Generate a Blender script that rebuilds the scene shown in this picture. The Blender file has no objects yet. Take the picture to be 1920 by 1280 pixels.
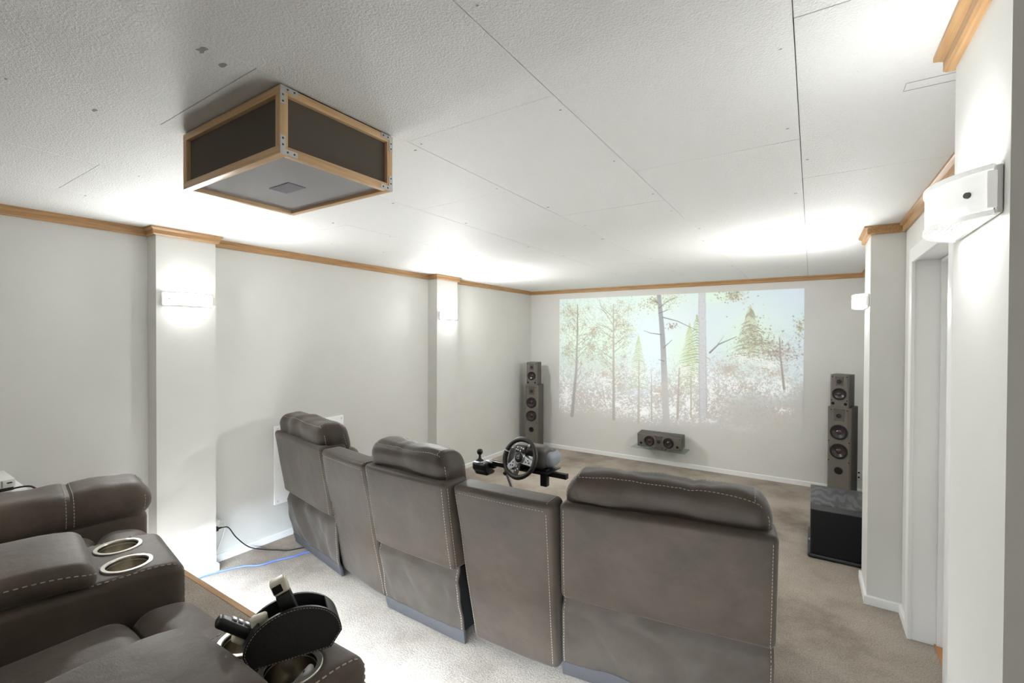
import bpy, bmesh, math, random
import numpy as np
from mathutils import Vector as V, Matrix as M, noise as mnoise

random.seed(7)
scn = bpy.context.scene
col = scn.collection
PI = math.pi

# ------------------------------------------------------------------ camera
H_CAM, YAW, PITCH, ROLL, FPX = 1.70, 0.5777, -0.0104, 0.0044, 861.8
cam_d = bpy.data.cameras.new('camera'); cam = bpy.data.objects.new('camera', cam_d); col.objects.link(cam)
_f = V((-math.sin(YAW) * math.cos(PITCH), math.cos(YAW) * math.cos(PITCH), math.sin(PITCH)))
_r = V((math.cos(YAW), math.sin(YAW), 0)); _u = _r.cross(_f)
_r2 = _r * math.cos(ROLL) + _u * math.sin(ROLL); _u2 = -_r * math.sin(ROLL) + _u * math.cos(ROLL)
mw = M.Identity(4)
for i in range(3):
    mw[i][0], mw[i][1], mw[i][2] = _r2[i], _u2[i], -_f[i]
mw[2][3] = H_CAM
cam.matrix_world = mw
cam_d.sensor_width = 36; cam_d.lens = FPX / 1920 * 36; cam_d.clip_start = 0.02
scn.camera = cam

# ------------------------------------------------------------------ world, exposure, lamp powers
wd = bpy.data.worlds.new('world'); scn.world = wd; wd.use_nodes = True
wd.node_tree.nodes['Background'].inputs[0].default_value = (1, 1, 1, 1)
wd.node_tree.nodes['Background'].inputs[1].default_value = 0.3
scn.view_settings.view_transform = 'Standard'; scn.view_settings.look = 'None'
scn.view_settings.gamma = 1; scn.view_settings.use_curve_mapping = False
scn.view_settings.exposure = 0.36
SCONCE_UP, SCONCE_DOWN, SCONCE_GLASS = .9, 2.0, 300.0
LED_POWER, FILL_POWER = 118.0, 11.0
BULBS, NEAR_GLASS, NEAR_BULB = (.76, 1.70, 1.10), .34, .9            # per-lamp strengths, set to balance brightness across the room
WARM, LEDCOL = (0.98, 0.99, 0.97), (0.72, 0.86, 1.0)

# ------------------------------------------------------------------ room measures (metres; camera stands at x=y=0)
XL, XR, YB, YR, ZC = -3.725, 0.482, 6.26, -2.7, 2.409
RISER_Y, RISER_Z = 1.13, 0.40
P1, P2 = (-3.59, 1.247, 1.605), (-3.59, 3.935, 4.295)       # left pilasters: face x, y0, y1
P3, P4 = (0.31, 3.70, 4.06), (0.287, 1.145, 1.525)          # right pilasters
P0, P5 = (-3.59, -1.44, -1.08), (0.30, -1.40, -1.04)        # behind the camera
DOOR_Y0, DOOR_Y1, DOOR_Z = 2.55, 3.40, 2.14

# ------------------------------------------------------------------ materials
def newmat(name):
    m = bpy.data.materials.new(name); m.use_nodes = True
    nt = m.node_tree; return m, nt, nt.nodes['Principled BSDF']
def L(h):                                   # sRGB hex -> linear
    c = [int(h[i:i + 2], 16) / 255 for i in (0, 2, 4)]
    return tuple(x / 12.92 if x <= .04045 else ((x + .055) / 1.055) ** 2.4 for x in c) + (1,)
def plain(name, c, rough=.5, metal=0, spec=.5, bump=0, bscale=200):
    m, nt, b = newmat(name)
    b.inputs['Base Color'].default_value = L(c) if isinstance(c, str) else tuple(c) + (1,)
    b.inputs['Roughness'].default_value = rough; b.inputs['Metallic'].default_value = metal
    b.inputs['Specular IOR Level'].default_value = spec
    if bump:
        n = nt.nodes.new('ShaderNodeTexNoise'); n.inputs['Scale'].default_value = bscale
        tc = nt.nodes.new('ShaderNodeTexCoord'); nt.links.new(tc.outputs['Object'], n.inputs['Vector'])
        bp = nt.nodes.new('ShaderNodeBump'); bp.inputs['Strength'].default_value = bump; bp.inputs['Distance'].default_value = .002
        nt.links.new(n.outputs['Fac'], bp.inputs['Height']); nt.links.new(bp.outputs[0], b.inputs['Normal'])
    return m
def ramp(nt, stops, src):
    r = nt.nodes.new('ShaderNodeValToRGB'); e = r.color_ramp.elements
    while len(e) < len(stops): e.new(.5)
    for k, (p, c) in enumerate(stops): e[k].position = p; e[k].color = c
    nt.links.new(src, r.inputs[0]); return r
def texnoise(nt, scale, detail=4, rough=.55, coord='Object', stretch=None):
    tc = nt.nodes.new('ShaderNodeTexCoord'); n = nt.nodes.new('ShaderNodeTexNoise')
    n.inputs['Scale'].default_value = scale; n.inputs['Detail'].default_value = detail; n.inputs['Roughness'].default_value = rough
    out = tc.outputs[coord]
    if coord == 'World':
        pass
    if stretch:
        mp = nt.nodes.new('ShaderNodeMapping'); mp.inputs['Scale'].default_value = stretch
        nt.links.new(out, mp.inputs[0]); out = mp.outputs[0]
    nt.links.new(out, n.inputs['Vector']); return n
def bumpnode(nt, b, src, strength, dist, prev=None):
    bp = nt.nodes.new('ShaderNodeBump'); bp.inputs['Strength'].default_value = strength; bp.inputs['Distance'].default_value = dist
    nt.links.new(src, bp.inputs['Height'])
    if prev: nt.links.new(prev.outputs[0], bp.inputs['Normal'])
    nt.links.new(bp.outputs[0], b.inputs['Normal']); return bp

def mat_wall():
    m, nt, b = newmat('wall_paint'); n = texnoise(nt, 3, 3)
    r = ramp(nt, [(.3, L('dcdbd7')), (.7, L('e0dfdb'))], n.outputs['Fac']); nt.links.new(r.outputs[0], b.inputs['Base Color'])
    b.inputs['Roughness'].default_value = .55
    n2 = texnoise(nt, 260, 2); bumpnode(nt, b, n2.outputs['Fac'], .08, .002); return m
def mat_ceiling():
    m, nt, b = newmat('stippled_ceiling')
    b.inputs['Base Color'].default_value = L('efefed'); b.inputs['Roughness'].default_value = .6
    n = texnoise(nt, 170, 3, .6); r = ramp(nt, [(.38, (0, 0, 0, 1)), (.64, (1, 1, 1, 1))], n.outputs['Fac'])
    bumpnode(nt, b, r.outputs[0], .62, .003); return m
def mat_oak(name, a, bcol, axis):
    m, nt, b = newmat(name); st = {'x': (2, 40, 40), 'y': (40, 2, 40), 'z': (40, 40, 2)}[axis]
    n = texnoise(nt, 2.2, 5, .6, stretch=st)
    r = ramp(nt, [(.3, L(a)), (.65, L(bcol))], n.outputs['Fac']); nt.links.new(r.outputs[0], b.inputs['Base Color'])
    b.inputs['Roughness'].default_value = .42; bumpnode(nt, b, n.outputs['Fac'], .15, .001); return m
def mat_carpet():
    m, nt, b = newmat('taupe_carpet'); n = texnoise(nt, 1.7, 5, .62)
    r = ramp(nt, [(.30, L('90847a')), (.50, L('b5aa9e')), (.70, L('c5bbaf'))], n.outputs['Fac'])
    n2 = texnoise(nt, 120, 4, .75); r2 = ramp(nt, [(.30, (.45, .44, .43, 1)), (.62, (1.12, 1.12, 1.12, 1))], n2.outputs['Fac'])
    mx = nt.nodes.new('ShaderNodeMix'); mx.data_type = 'RGBA'; mx.blend_type = 'MULTIPLY'; mx.inputs[0].default_value = .8
    nt.links.new(r.outputs[0], mx.inputs[6]); nt.links.new(r2.outputs[0], mx.inputs[7]); nt.links.new(mx.outputs[2], b.inputs['Base Color'])
    b.inputs['Roughness'].default_value = .95; b.inputs['Specular IOR Level'].default_value = .1
    n3 = texnoise(nt, 26, 4, .7)
    p = bumpnode(nt, b, n3.outputs['Fac'], .35, .01); bumpnode(nt, b, n2.outputs['Fac'], .9, .008, p); return m
def mat_leather(name, a, c, d):
    m, nt, b = newmat(name); n = texnoise(nt, 4.5, 5, .62)
    r = ramp(nt, [(.30, L(a)), (.52, L(c)), (.74, L(d))], n.outputs['Fac']); nt.links.new(r.outputs[0], b.inputs['Base Color'])
    b.inputs['Roughness'].default_value = .58; b.inputs['Specular IOR Level'].default_value = .36
    b.inputs['Sheen Weight'].default_value = .18; b.inputs['Sheen Roughness'].default_value = .4
    n1 = texnoise(nt, 13, 4, .6); n2 = texnoise(nt, 420, 2, .5)
    p = bumpnode(nt, b, n1.outputs['Fac'], .22, .012); bumpnode(nt, b, n2.outputs['Fac'], .22, .0015, p); return m
def mat_emit(name, c, s, base=(.9, .9, .88)):
    m, nt, b = newmat(name); b.inputs['Base Color'].default_value = tuple(base) + (1,)
    b.inputs['Emission Color'].default_value = tuple(c) + (1,); b.inputs['Emission Strength'].default_value = s; return m
def mat_ash():
    m, nt, b = newmat('black_ash_veneer'); tc = nt.nodes.new('ShaderNodeTexCoord')
    mp = nt.nodes.new('ShaderNodeMapping'); mp.inputs['Scale'].default_value = (9, 1.6, 9)
    w = nt.nodes.new('ShaderNodeTexWave'); w.wave_type = 'RINGS'; w.inputs['Scale'].default_value = 1.1
    w.inputs['Distortion'].default_value = 13; w.inputs['Detail'].default_value = 3
    nt.links.new(tc.outputs['Object'], mp.inputs[0]); nt.links.new(mp.outputs[0], w.inputs['Vector'])
    r = ramp(nt, [(.25, L('3a3b3e')), (.75, L('5a5b5f'))], w.outputs['Fac']); nt.links.new(r.outputs[0], b.inputs['Base Color'])
    b.inputs['Roughness'].default_value = .45; return m
def mat_brushed(name, c, rough=.3):
    m, nt, b = newmat(name); n = texnoise(nt, 60, 3, .6, stretch=(1, 1, .05))
    b.inputs['Base Color'].default_value = L(c); b.inputs['Metallic'].default_value = 1; b.inputs['Roughness'].default_value = rough
    bumpnode(nt, b, n.outputs['Fac'], .1, .001); return m
def mat_glass(name, tint):
    m, nt, b = newmat(name); out = nt.nodes['Material Output']; b.inputs['Base Color'].default_value = L(tint); b.inputs['Roughness'].default_value = .03
    tr = nt.nodes.new('ShaderNodeBsdfTransparent'); tr.inputs[0].default_value = L(tint); fr = nt.nodes.new('ShaderNodeValue'); fr.outputs[0].default_value = .12
    gl = nt.nodes.new('ShaderNodeBsdfGlossy'); gl.inputs['Roughness'].default_value = .03
    mx = nt.nodes.new('ShaderNodeMixShader'); nt.links.new(fr.outputs[0], mx.inputs[0]); nt.links.new(tr.outputs[0], mx.inputs[1]); nt.links.new(gl.outputs[0], mx.inputs[2])
    nt.links.new(mx.outputs[0], out.inputs['Surface']); return m

MT = dict(
    wall=mat_wall(), ceil=mat_ceiling(), carpet=mat_carpet(),
    oakx=mat_oak('oak_x', 'a2784f', 'c19a6b', 'x'), oaky=mat_oak('oak_y', 'a2784f', 'c19a6b', 'y'),
    pinex=mat_oak('pine_x', 'c49c72', 'dfbd92', 'x'), piney=mat_oak('pine_y', 'c49c72', 'dfbd92', 'y'), pinez=mat_oak('pine_z', 'c49c72', 'dfbd92', 'z'),
    white=plain('white_gloss_paint', 'f2f2f0', .35), plastic_w=plain('white_plastic', 'e4e4e0', .35),
    leather=mat_leather('brown_suede', '362e28', '40372f', '4a4038'), leather2=mat_leather('dark_suede', '443a32', '53483f', '65594e'),
    flap=mat_leather('grey_brown_lining', '362f29', '3f3831', '48413a'), hem=plain('grey_hem_cloth', '403e40', .9, bump=.2),
    panelw=plain('panel_enamel', 'fbfbfa', .4), thread=plain('ivory_thread', 'b4ab9b', .8), dark=plain('black_lining', '0c0c0d', .9),
    speaker=plain('gunmetal_baffle', '6e6962', .42, .25), cabinet=plain('dark_cabinet', '524e49', .5, bump=.1, bscale=90),
    black=plain('black_plastic', '141415', .4), blackm=plain('black_metal', '19191b', .35, .4), rubber=plain('black_rubber', '101010', .6),
    cone=plain('wine_brown_cone', '33282a', .22), hole=plain('hole_black', '050505', .9),
    ash=mat_ash(), grille=plain('black_grille_cloth', '111214', .95, bump=.4, bscale=600),
    nickel=mat_brushed('brushed_nickel', 'c9c3b8', .22), steel=plain('zinc_steel', 'cfd0d0', .35, .9), ring=plain('satin_ring', 'd2cfc8', .3, .8),
    boxcloth=plain('charcoal_felt', '5c544b', .95, bump=.15, bscale=400), pane=plain('smoked_acrylic', '8d8b90', .06, 0, .6),
    lens=plain('lens_reflection_dark', '4b4a5a', .15), glow=mat_emit('lens_glow', (.35, .45, 1.0), 1.2),
    shade=mat_emit('opal_glass', WARM, SCONCE_GLASS), lampwhite=plain('lamp_white', 'efefec', .3), screw=plain('dull_screw', '55564f', .4, .6),
    rimglass=mat_emit('opal_rim', WARM, .22), led=mat_emit('led_strip_light', LEDCOL, 8), glass=mat_glass('clear_glass', 'eaf2f0'),
    silver=plain('silver_plastic', 'a9abad', .3, .6), grey=plain('grey_plastic', '868c95', .4), rim=plain('wheel_leather', '2c2a27', .5, bump=.3, bscale=300),
    blue=plain('blue_cable', '5b79d6', .4), caddy=plain('black_leatherette', '1d1c1d', .45, bump=.3, bscale=260),
    mark=plain('plaster_scar', 'a3a39f', .9), ivory=plain('ivory_plastic', 'd9d4c2', .4), dish=mat_emit('fill_diffuser', WARM, 6),
    shadowgap=plain('ceiling_batten', '70706c', .9), thresh=mat_oak('threshold_oak', 'a86a35', 'c78848', 'y'),
)

# ------------------------------------------------------------------ mesh helpers
class MB:
    def __init__(s): s.v = []; s.f = []
    def add(s, vs, fs, fn=None):
        o = len(s.v)
        s.v += [V(fn(V(p))) if fn else V(p) for p in vs]
        s.f += [tuple(i + o for i in f) for f in fs]
    def box(s, a, b, fn=None):
        (x0, y0, z0), (x1, y1, z1) = a, b
        x0, x1 = min(x0, x1), max(x0, x1); y0, y1 = min(y0, y1), max(y0, y1); z0, z1 = min(z0, z1), max(z0, z1)
        s.add([(x0, y0, z0), (x1, y0, z0), (x1, y1, z0), (x0, y1, z0), (x0, y0, z1), (x1, y0, z1), (x1, y1, z1), (x0, y1, z1)],
              [(0, 3, 2, 1), (4, 5, 6, 7), (0, 1, 5, 4), (1, 2, 6, 5), (2, 3, 7, 6), (3, 0, 4, 7)], fn)
    def rbox(s, a, b, r=.01, m=2, n=(1, 1, 1), fn=None, disp=None):
        """rounded box between corners a and b; returns surf(p) mapping a point on the sharp box to the finished surface"""
        a = V(a); b = V(b); c = (a + b) / 2; h = (b - a) / 2
        r = min(r, h.x * .999, h.y * .999, h.z * .999)
        def ticks(hh, nn):
            e = [hh - r + r * math.tan(PI / 4 * k / m) for k in range(m + 1)]
            inner = [-(hh - r) + 2 * (hh - r) * k / nn for k in range(nn + 1)]
            return [-x for x in reversed(e[1:])] + inner + e[1:]
        T = [ticks(h[i], n[i]) for i in range(3)]
        inn = V((h.x - r, h.y - r, h.z - r))
        def surf(p, off=0.0):
            p = V(p) - c
            q = V([max(-inn[i], min(inn[i], p[i])) for i in range(3)])
            d = p - q
            if d.length > 1e-9: d.normalize()
            w = q + d * (r + off)
            w = w + c
            if disp: w = V(disp(w))
            return V(fn(w)) if fn else w
        idx = {}; vs = []; fs = []
        def vid(p):
            k = (round(p[0], 6), round(p[1], 6), round(p[2], 6))
            if k not in idx: idx[k] = len(vs); vs.append(surf(V(p) + c))
            return idx[k]
        for ax in range(3):
            u, w = (ax + 1) % 3, (ax + 2) % 3
            for sg in (-1, 1):
                for i in range(len(T[u]) - 1):
                    for j in range(len(T[w]) - 1):
                        q = []
                        for (di, dj) in ((0, 0), (1, 0), (1, 1), (0, 1)):
                            p = [0, 0, 0]; p[ax] = sg * h[ax]; p[u] = T[u][i + di]; p[w] = T[w][j + dj]; q.append(vid(p))
                        if sg < 0: q.reverse()
                        if len(set(q)) == 4: fs.append(tuple(q))
        s.add(vs, fs); return surf
    def cyl(s, p0, p1, r0, r1=None, n=16, caps=True, fn=None):
        r1 = r0 if r1 is None else r1
        p0, p1 = V(p0), V(p1); d = (p1 - p0).normalized()
        t = d.orthogonal().normalized(); bt = d.cross(t)
        vs = []
        for p, r in ((p0, r0), (p1, r1)):
            for k in range(n):
                a = 2 * PI * k / n; vs.append(p + (t * math.cos(a) + bt * math.sin(a)) * r)
        fs = [(k, (k + 1) % n, n + (k + 1) % n, n + k) for k in range(n)]
        if caps: fs += [tuple(range(n - 1, -1, -1)), tuple(range(n, 2 * n))]
        s.add(vs, fs, fn)
    def lathe(s, prof, M4, n=32):
        """profile [(r, h)] turned about the local z axis of M4"""
        vs = []; fs = []; k = len(prof)
        for i in range(n):
            a = 2 * PI * i / n
            for (r, h) in prof: vs.append(M4 @ V((r * math.cos(a), r * math.sin(a), h)))
        for i in range(n):
            j = (i + 1) % n
            for q in range(k - 1): fs.append((i * k + q, j * k + q, j * k + q + 1, i * k + q + 1))
        s.add(vs, fs)
    def tube(s, pts, r, n=8, sub=6):
        pts = [V(p) for p in pts]
        if sub > 1 and len(pts) > 2:
            P = [pts[0] * 2 - pts[1]] + pts + [pts[-1] * 2 - pts[-2]]; out = []
            for i in range(1, len(P) - 2):
                for k in range(sub):
                    t = k / sub; a, b, c, d = P[i - 1], P[i], P[i + 1], P[i + 2]
                    out.append(.5 * (2 * b + (c - a) * t + (2 * a - 5 * b + 4 * c - d) * t * t + (3 * b - a - 3 * c + d) * t ** 3))
            out.append(pts[-1]); pts = out
        vs = []; fs = []; prev = None
        for i, p in enumerate(pts):
            d = (pts[min(i + 1, len(pts) - 1)] - pts[max(i - 1, 0)]).normalized()
            t = d.orthogonal().normalized() if prev is None else (prev - d * prev.dot(d)).normalized()
            prev = t; bt = d.cross(t)
            for k in range(n):
                a = 2 * PI * k / n; vs.append(p + (t * math.cos(a) + bt * math.sin(a)) * r)
        for i in range(len(pts) - 1):
            for k in range(n):
                fs.append((i * n + k, i * n + (k + 1) % n, (i + 1) * n + (k + 1) % n, (i + 1) * n + k))
        fs += [tuple(range(n - 1, -1, -1)), tuple((len(pts) - 1) * n + k for k in range(n))]
        s.add(vs, fs)
    def prism(s, poly, a, b, fn):
        """polygon [(u, w)] extruded along the third coordinate from a to b; fn((u, w, t))"""
        n = len(poly)
        s.add([(u, w, a) for u, w in poly] + [(u, w, b) for u, w in poly],
              [tuple(range(n - 1, -1, -1)), tuple(range(n, 2 * n))] + [(k, (k + 1) % n, n + (k + 1) % n, n + k) for k in range(n)], fn)
    def dashes(s, pts, L=.0095, gap=.0065, r=.00115):
        pts = [V(p) for p in pts]; acc = [0]
        for a, b in zip(pts, pts[1:]): acc.append(acc[-1] + (b - a).length)
        def at(t):
            for k in range(len(pts) - 1):
                if t <= acc[k + 1] or k == len(pts) - 2:
                    d = acc[k + 1] - acc[k]
                    return pts[k].lerp(pts[k + 1], (t - acc[k]) / d if d > 1e-9 else 0)
        t = 0
        while t + L < acc[-1]:
            a, b = at(t), at(t + L)
            if (b - a).length > 1e-5: s.cyl(a, b, r, r, 4)
            t += L + gap
    def build(s, name, mat, parent=None, smooth=True, angle=40):
        me = bpy.data.meshes.new(name); me.from_pydata([tuple(p) for p in s.v], [], s.f); me.update()
        me.materials.append(MT[mat] if isinstance(mat, str) else mat)
        if smooth:
            me.polygons.foreach_set('use_smooth', [True] * len(me.polygons)); me.set_sharp_from_angle(angle=math.radians(angle))
        return link(name, me, parent)
def tag(o, label=None, cat=None, group=None, kind=None):
    if label: o['label'] = label
    if cat: o['category'] = cat
    if group: o['group'] = group
    if kind: o['kind'] = kind
    return o
def empty(name, loc, label, cat, group=None, rz=0, absolute=False):
    """an Empty at the thing's base; with absolute=True its parts are given in world coordinates"""
    o = bpy.data.objects.new(name, None); col.objects.link(o); o.location = loc; o.rotation_euler = (0, 0, rz)
    o.empty_display_size = .1
    if absolute: ABS[o.name] = V(loc)
    return tag(o, label, cat, group)
ABS = {}
def link(name, me, parent=None):
    o = bpy.data.objects.new(name, me); col.objects.link(o)
    if parent is not None:
        o.parent = parent
        if parent.name in ABS: o.matrix_parent_inverse = M.Translation(-ABS[parent.name])
    return o
def copy_tree(o, parent=None):
    c = o.copy(); col.objects.link(c); c.parent = parent
    for ch in list(o.children): copy_tree(ch, c)
    return c
def struct(name, mb, mat, parent=None, smooth=False):
    o = mb.build(name, mat, parent, smooth)
    if parent is None: o['kind'] = 'structure'
    return o
def frame(x, y, yaw_deg, z=0):
    return M.Translation((x, y, z)) @ M.Rotation(math.radians(yaw_deg), 4, 'Z')
def boxo(name, a, b, mat, parent=None, r=.004, m=1, fn=None):
    mb = MB()
    if r: mb.rbox(a, b, r, m, fn=fn)
    else: mb.box(a, b, fn)
    return mb.build(name, mat, parent, bool(r))
def cut_holes(ob, cutters):
    """boolean the cutter meshes out of ob and keep the plain result"""
    me = bpy.data.meshes.new('cut')
    bm = bmesh.new()
    for (vs, fs) in cutters:
        bv = [bm.verts.new(p) for p in vs]
        for f in fs: bm.faces.new([bv[i] for i in f])
    bmesh.ops.recalc_face_normals(bm, faces=bm.faces); bm.to_mesh(me); bm.free()
    co = bpy.data.objects.new('cut', me); col.objects.link(co); co.matrix_world = ob.matrix_world
    md = ob.modifiers.new('b', 'BOOLEAN'); md.object = co; md.operation = 'DIFFERENCE'; md.solver = 'EXACT'
    bpy.context.view_layer.update(); dg = bpy.context.evaluated_depsgraph_get()
    nm = bpy.data.meshes.new_from_object(ob.evaluated_get(dg)); ob.modifiers.clear(); ob.data = nm
    bpy.data.objects.remove(co); bpy.data.meshes.remove(me)

def sweep(path, prof, prev=None, nxt=None):
    """profile [(out, z)] along a wall path; 'out' is to the right of travel; mitred corners"""
    P = [V((p[0], p[1])) for p in path]; mb = MB(); n = len(prof)
    ext = ([V(prev)] if prev else [P[0] * 2 - P[1]]) + P + ([V(nxt)] if nxt else [P[-1] * 2 - P[-2]])
    vs = []; fs = []
    for i in range(1, len(ext) - 1):
        d0 = (ext[i] - ext[i - 1]).normalized(); d1 = (ext[i + 1] - ext[i]).normalized()
        n0 = V((d0.y, -d0.x)); n1 = V((d1.y, -d1.x)); b = n0 + n1; b = b / max(.2, b.dot(n0))
        for (o, z) in prof: vs.append((ext[i].x + b.x * o, ext[i].y + b.y * o, z))
    for i in range(len(P) - 1):
        for k in range(n):
            fs.append((i * n + k, (i + 1) * n + k, (i + 1) * n + (k + 1) % n, i * n + (k + 1) % n))
    fs += [tuple(range(n)), tuple((len(P) - 1) * n + k for k in range(n - 1, -1, -1))]
    mb.add(vs, fs); return mb

# ------------------------------------------------------------------ room shell
mb = MB(); mb.box((XL - .1, YR - .1, -.1), (XR + .45, YB + .1, 0)); struct('floor', mb, 'carpet')
mb = MB(); mb.box((XL, YR, .0005), (XR, RISER_Y - .022, RISER_Z)); riser = struct('floor_riser', mb, 'carpet')
mb = MB(); mb.rbox((XL + .001, RISER_Y - .022, RISER_Z - .045), (XR - .001, RISER_Y + .008, RISER_Z + .003), .004, 2); mb.build('nosing', 'oakx', riser)
mb = MB(); mb.box((XL + .15, RISER_Y - .021, RISER_Z - .062), (XR - .25, RISER_Y - .008, RISER_Z - .047)); mb.build('led_strip', 'led', riser, False)
ld = bpy.data.lights.new('riser_strip_light', 'AREA'); ld.shape = 'RECTANGLE'; ld.size = 3.7; ld.size_y = .025; ld.energy = LED_POWER; ld.color = LEDCOL
lo = bpy.data.objects.new('riser_strip_light', ld); col.objects.link(lo); lo.location = ((XL + XR) / 2, RISER_Y + .002, RISER_Z - .07)
lo.rotation_euler = (math.radians(6), 0, 0); lo.parent = riser

def pilaster(parent, p, xw):
    mb = MB(); mb.box((p[0], p[1], .0006), (xw, p[2], ZC - .0006)); return mb.build('pilaster', 'wall', parent, False)
mb = MB(); mb.box((XL - .1, YR - .1, 0), (XL, YB + .1, ZC + .1)); wl = struct('wall_left', mb, 'wall')
for p in (P0, P1, P2): pilaster(wl, p, XL + .0005)
mb = MB(); mb.box((XL, YB, 0), (XR, YB + .1, ZC + .1)); wb = struct('wall_back', mb, 'wall')
mb = MB(); mb.box((XL, YR - .1, 0), (XR, YR, ZC + .1)); struct('wall_front', mb, 'wall')
mb = MB(); WT = .16
mb.box((XR, YR - .1, 0), (XR + WT, DOOR_Y0, ZC + .1)); mb.box((XR, DOOR_Y1, 0), (XR + WT, YB + .1, ZC + .1)); mb.box((XR, DOOR_Y0, DOOR_Z), (XR + WT, DOOR_Y1, ZC + .1))
wr = struct('wall_right', mb, 'wall')
for p in (P3, P4, P5): pilaster(wr, p, XR + .0005)

# ceiling: a backing with separate stippled sheets, staggered joints
mb = MB(); mb.box((XL, YR, ZC + .006), (XR, YB, ZC + .1)); ceil = struct('ceiling', mb, 'shadowgap')
XS = [XL, -3.07, -2.49, -1.848, -1.24, -.640, -.041, XR]
OFF = [1.245, .67, 1.30, .655, 1.20, .715, 1.20]
for c in range(7):
    ys = [YR] + [y for y in [OFF[c] + 1.22 * k for k in range(-5, 6)] if YR + .1 < y < YB - .1] + [YB]
    for y0, y1 in zip(ys, ys[1:]):
        g = .0008 + .0006 * random.random()
        mb = MB(); mb.rbox((XS[c] + g, y0 + g, ZC - random.random() * .0012), (XS[c + 1] - g, y1 - g, ZC + .010), .0009, 1)
        mb.build('ceiling_panel', 'ceil', ceil, True, 20)
def scar(x, y, s):
    mb = MB(); n = 9; vs = []
    for k in range(n):
        a = 2 * PI * k / n; r = s * (.5 + random.random() * .8); vs.append((x + r * math.cos(a) * 1.3, y + r * math.sin(a) * .7, ZC - .0016))
    vs2 = [(p[0], p[1], ZC + .002) for p in vs]
    mb.add(vs + vs2, [tuple(range(n - 1, -1, -1))] + [(k, (k + 1) % n, n + (k + 1) % n, n + k) for k in range(n)])
    mb.build('screw_scar', 'mark', ceil, False)
for sx in XS[1:-1]:
    for k in range(11):
        y = .35 + .47 * k + random.uniform(-.06, .06)
        scar(sx + random.choice((-1, 1)) * random.uniform(.018, .035), y, random.choice((.0035, .005, .007)))
scar(-1.275, .54, .014); scar(-1.30, .60, .012); scar(-1.90, .50, .010); scar(-1.27, 1.27, .008)
# patched strip beside the near right pilaster
for (y, w) in ((1.672, .0011), (1.722, .0011)):
    mb = MB(); mb.box((.215, y, ZC - .0018), (XR - .03, y + w, ZC + .002)); mb.build('patch_edge', 'mark', ceil, False)
mb = MB(); mb.box((.213, 1.672, ZC - .0018), (.2142, 1.723, ZC + .002)); mb.build('patch_edge', 'mark', ceil, False)

# cornice and skirting
ZT = 2.356
CORN = [(0, ZT), (.014, ZT), (.020, ZT + .006), (.020, ZT + .030), (.026, ZT + .035), (.036, ZT + .041), (.036, ZC + .001), (0, ZC + .001)]
SKIRT = [(0, .0008), (.015, .0008), (.015, .050), (.011, .056), (0, .056)]
def pil(p, xw): return [(xw, p[1]), (p[0], p[1]), (p[0], p[2]), (xw, p[2])]
left = [(XL, YR)] + pil(P0, XL) + pil(P1, XL) + pil(P2, XL) + [(XL, YB)]
def rpil(p): return [(XR, p[2]), (p[0], p[2]), (p[0], p[1]), (XR, p[1])]
right = [(XR, YB)] + rpil(P3) + rpil(P4) + rpil(P5) + [(XR, YR)]
struct('trim_1', sweep(left, CORN, nxt=(XR, YB)), 'oaky', smooth=True)
struct('trim_2', sweep([(XL, YB), (XR, YB)], CORN, prev=(XL, YR), nxt=(XR, YR)), 'oakx', smooth=True)
struct('trim_3', sweep(right, CORN, prev=(XL, YB)), 'oaky', smooth=True)
lowleft = [(XL, RISER_Y)] + pil(P1, XL) + pil(P2, XL) + [(XL, YB)]
struct('baseboard_left', sweep(lowleft, SKIRT, nxt=(XR, YB)), 'white')
struct('baseboard_back', sweep([(XL, YB), (XR, YB)], SKIRT, prev=(XL, YR), nxt=(XR, YR)), 'white')
struct('baseboard_right', sweep([(XR, YB)] + rpil(P3) + [(XR, DOOR_Y1 + .072)], SKIRT, prev=(XL, YB)), 'white')
RSK = [(o, z + RISER_Z) for o, z in SKIRT]
struct('baseboard_riser_left', sweep([(XL, YR)] + pil(P0, XL) + [(XL, RISER_Y)], RSK), 'white')

# door on the right: architrave, lining, stop, leaf, handle, oak threshold
door = tag(bpy.data.objects.new('door_1', None), kind='structure'); col.objects.link(door); door.location = (XR, (DOOR_Y0 + DOOR_Y1) / 2, 0); ABS['door_1'] = V(door.location)
a, w = .012, .07
boxo('architrave', (XR - .016, DOOR_Y1 - a, .001), (XR + .002, DOOR_Y1 + w, DOOR_Z + w), 'white', door, .004)
boxo('architrave', (XR - .016, DOOR_Y0 - w, .001), (XR + .002, DOOR_Y0 + a, DOOR_Z + w), 'white', door, .004)
boxo('architrave', (XR - .0155, DOOR_Y0 + a, DOOR_Z - a), (XR + .002, DOOR_Y1 - a, DOOR_Z + w - .001), 'white', door, .004)
boxo('door_lining', (XR, DOOR_Y1 - .004, .001), (XR + WT, DOOR_Y1 + .02, DOOR_Z), 'white', door, .001)
boxo('door_lining', (XR, DOOR_Y0 - .02, .001), (XR + WT, DOOR_Y0 + .004, DOOR_Z), 'white', door, .001)
boxo('door_lining', (XR, DOOR_Y0, DOOR_Z - .003), (XR + WT, DOOR_Y1, DOOR_Z + .01), 'white', door, .001)
boxo('door_stop', (XR + .108, DOOR_Y1 - .022, .001), (XR + .15, DOOR_Y1 - .003, DOOR_Z - .003), 'white', door, .002)
boxo('door_stop', (XR + .108, DOOR_Y0 + .004, DOOR_Z - .022), (XR + .15, DOOR_Y1 - .022, DOOR_Z - .003), 'white', door, .002)
boxo('door_leaf', (XR + .152, DOOR_Y0 + .006, .012), (XR + .19, DOOR_Y1 - .008, DOOR_Z - .006), 'white', door, .003)
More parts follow.
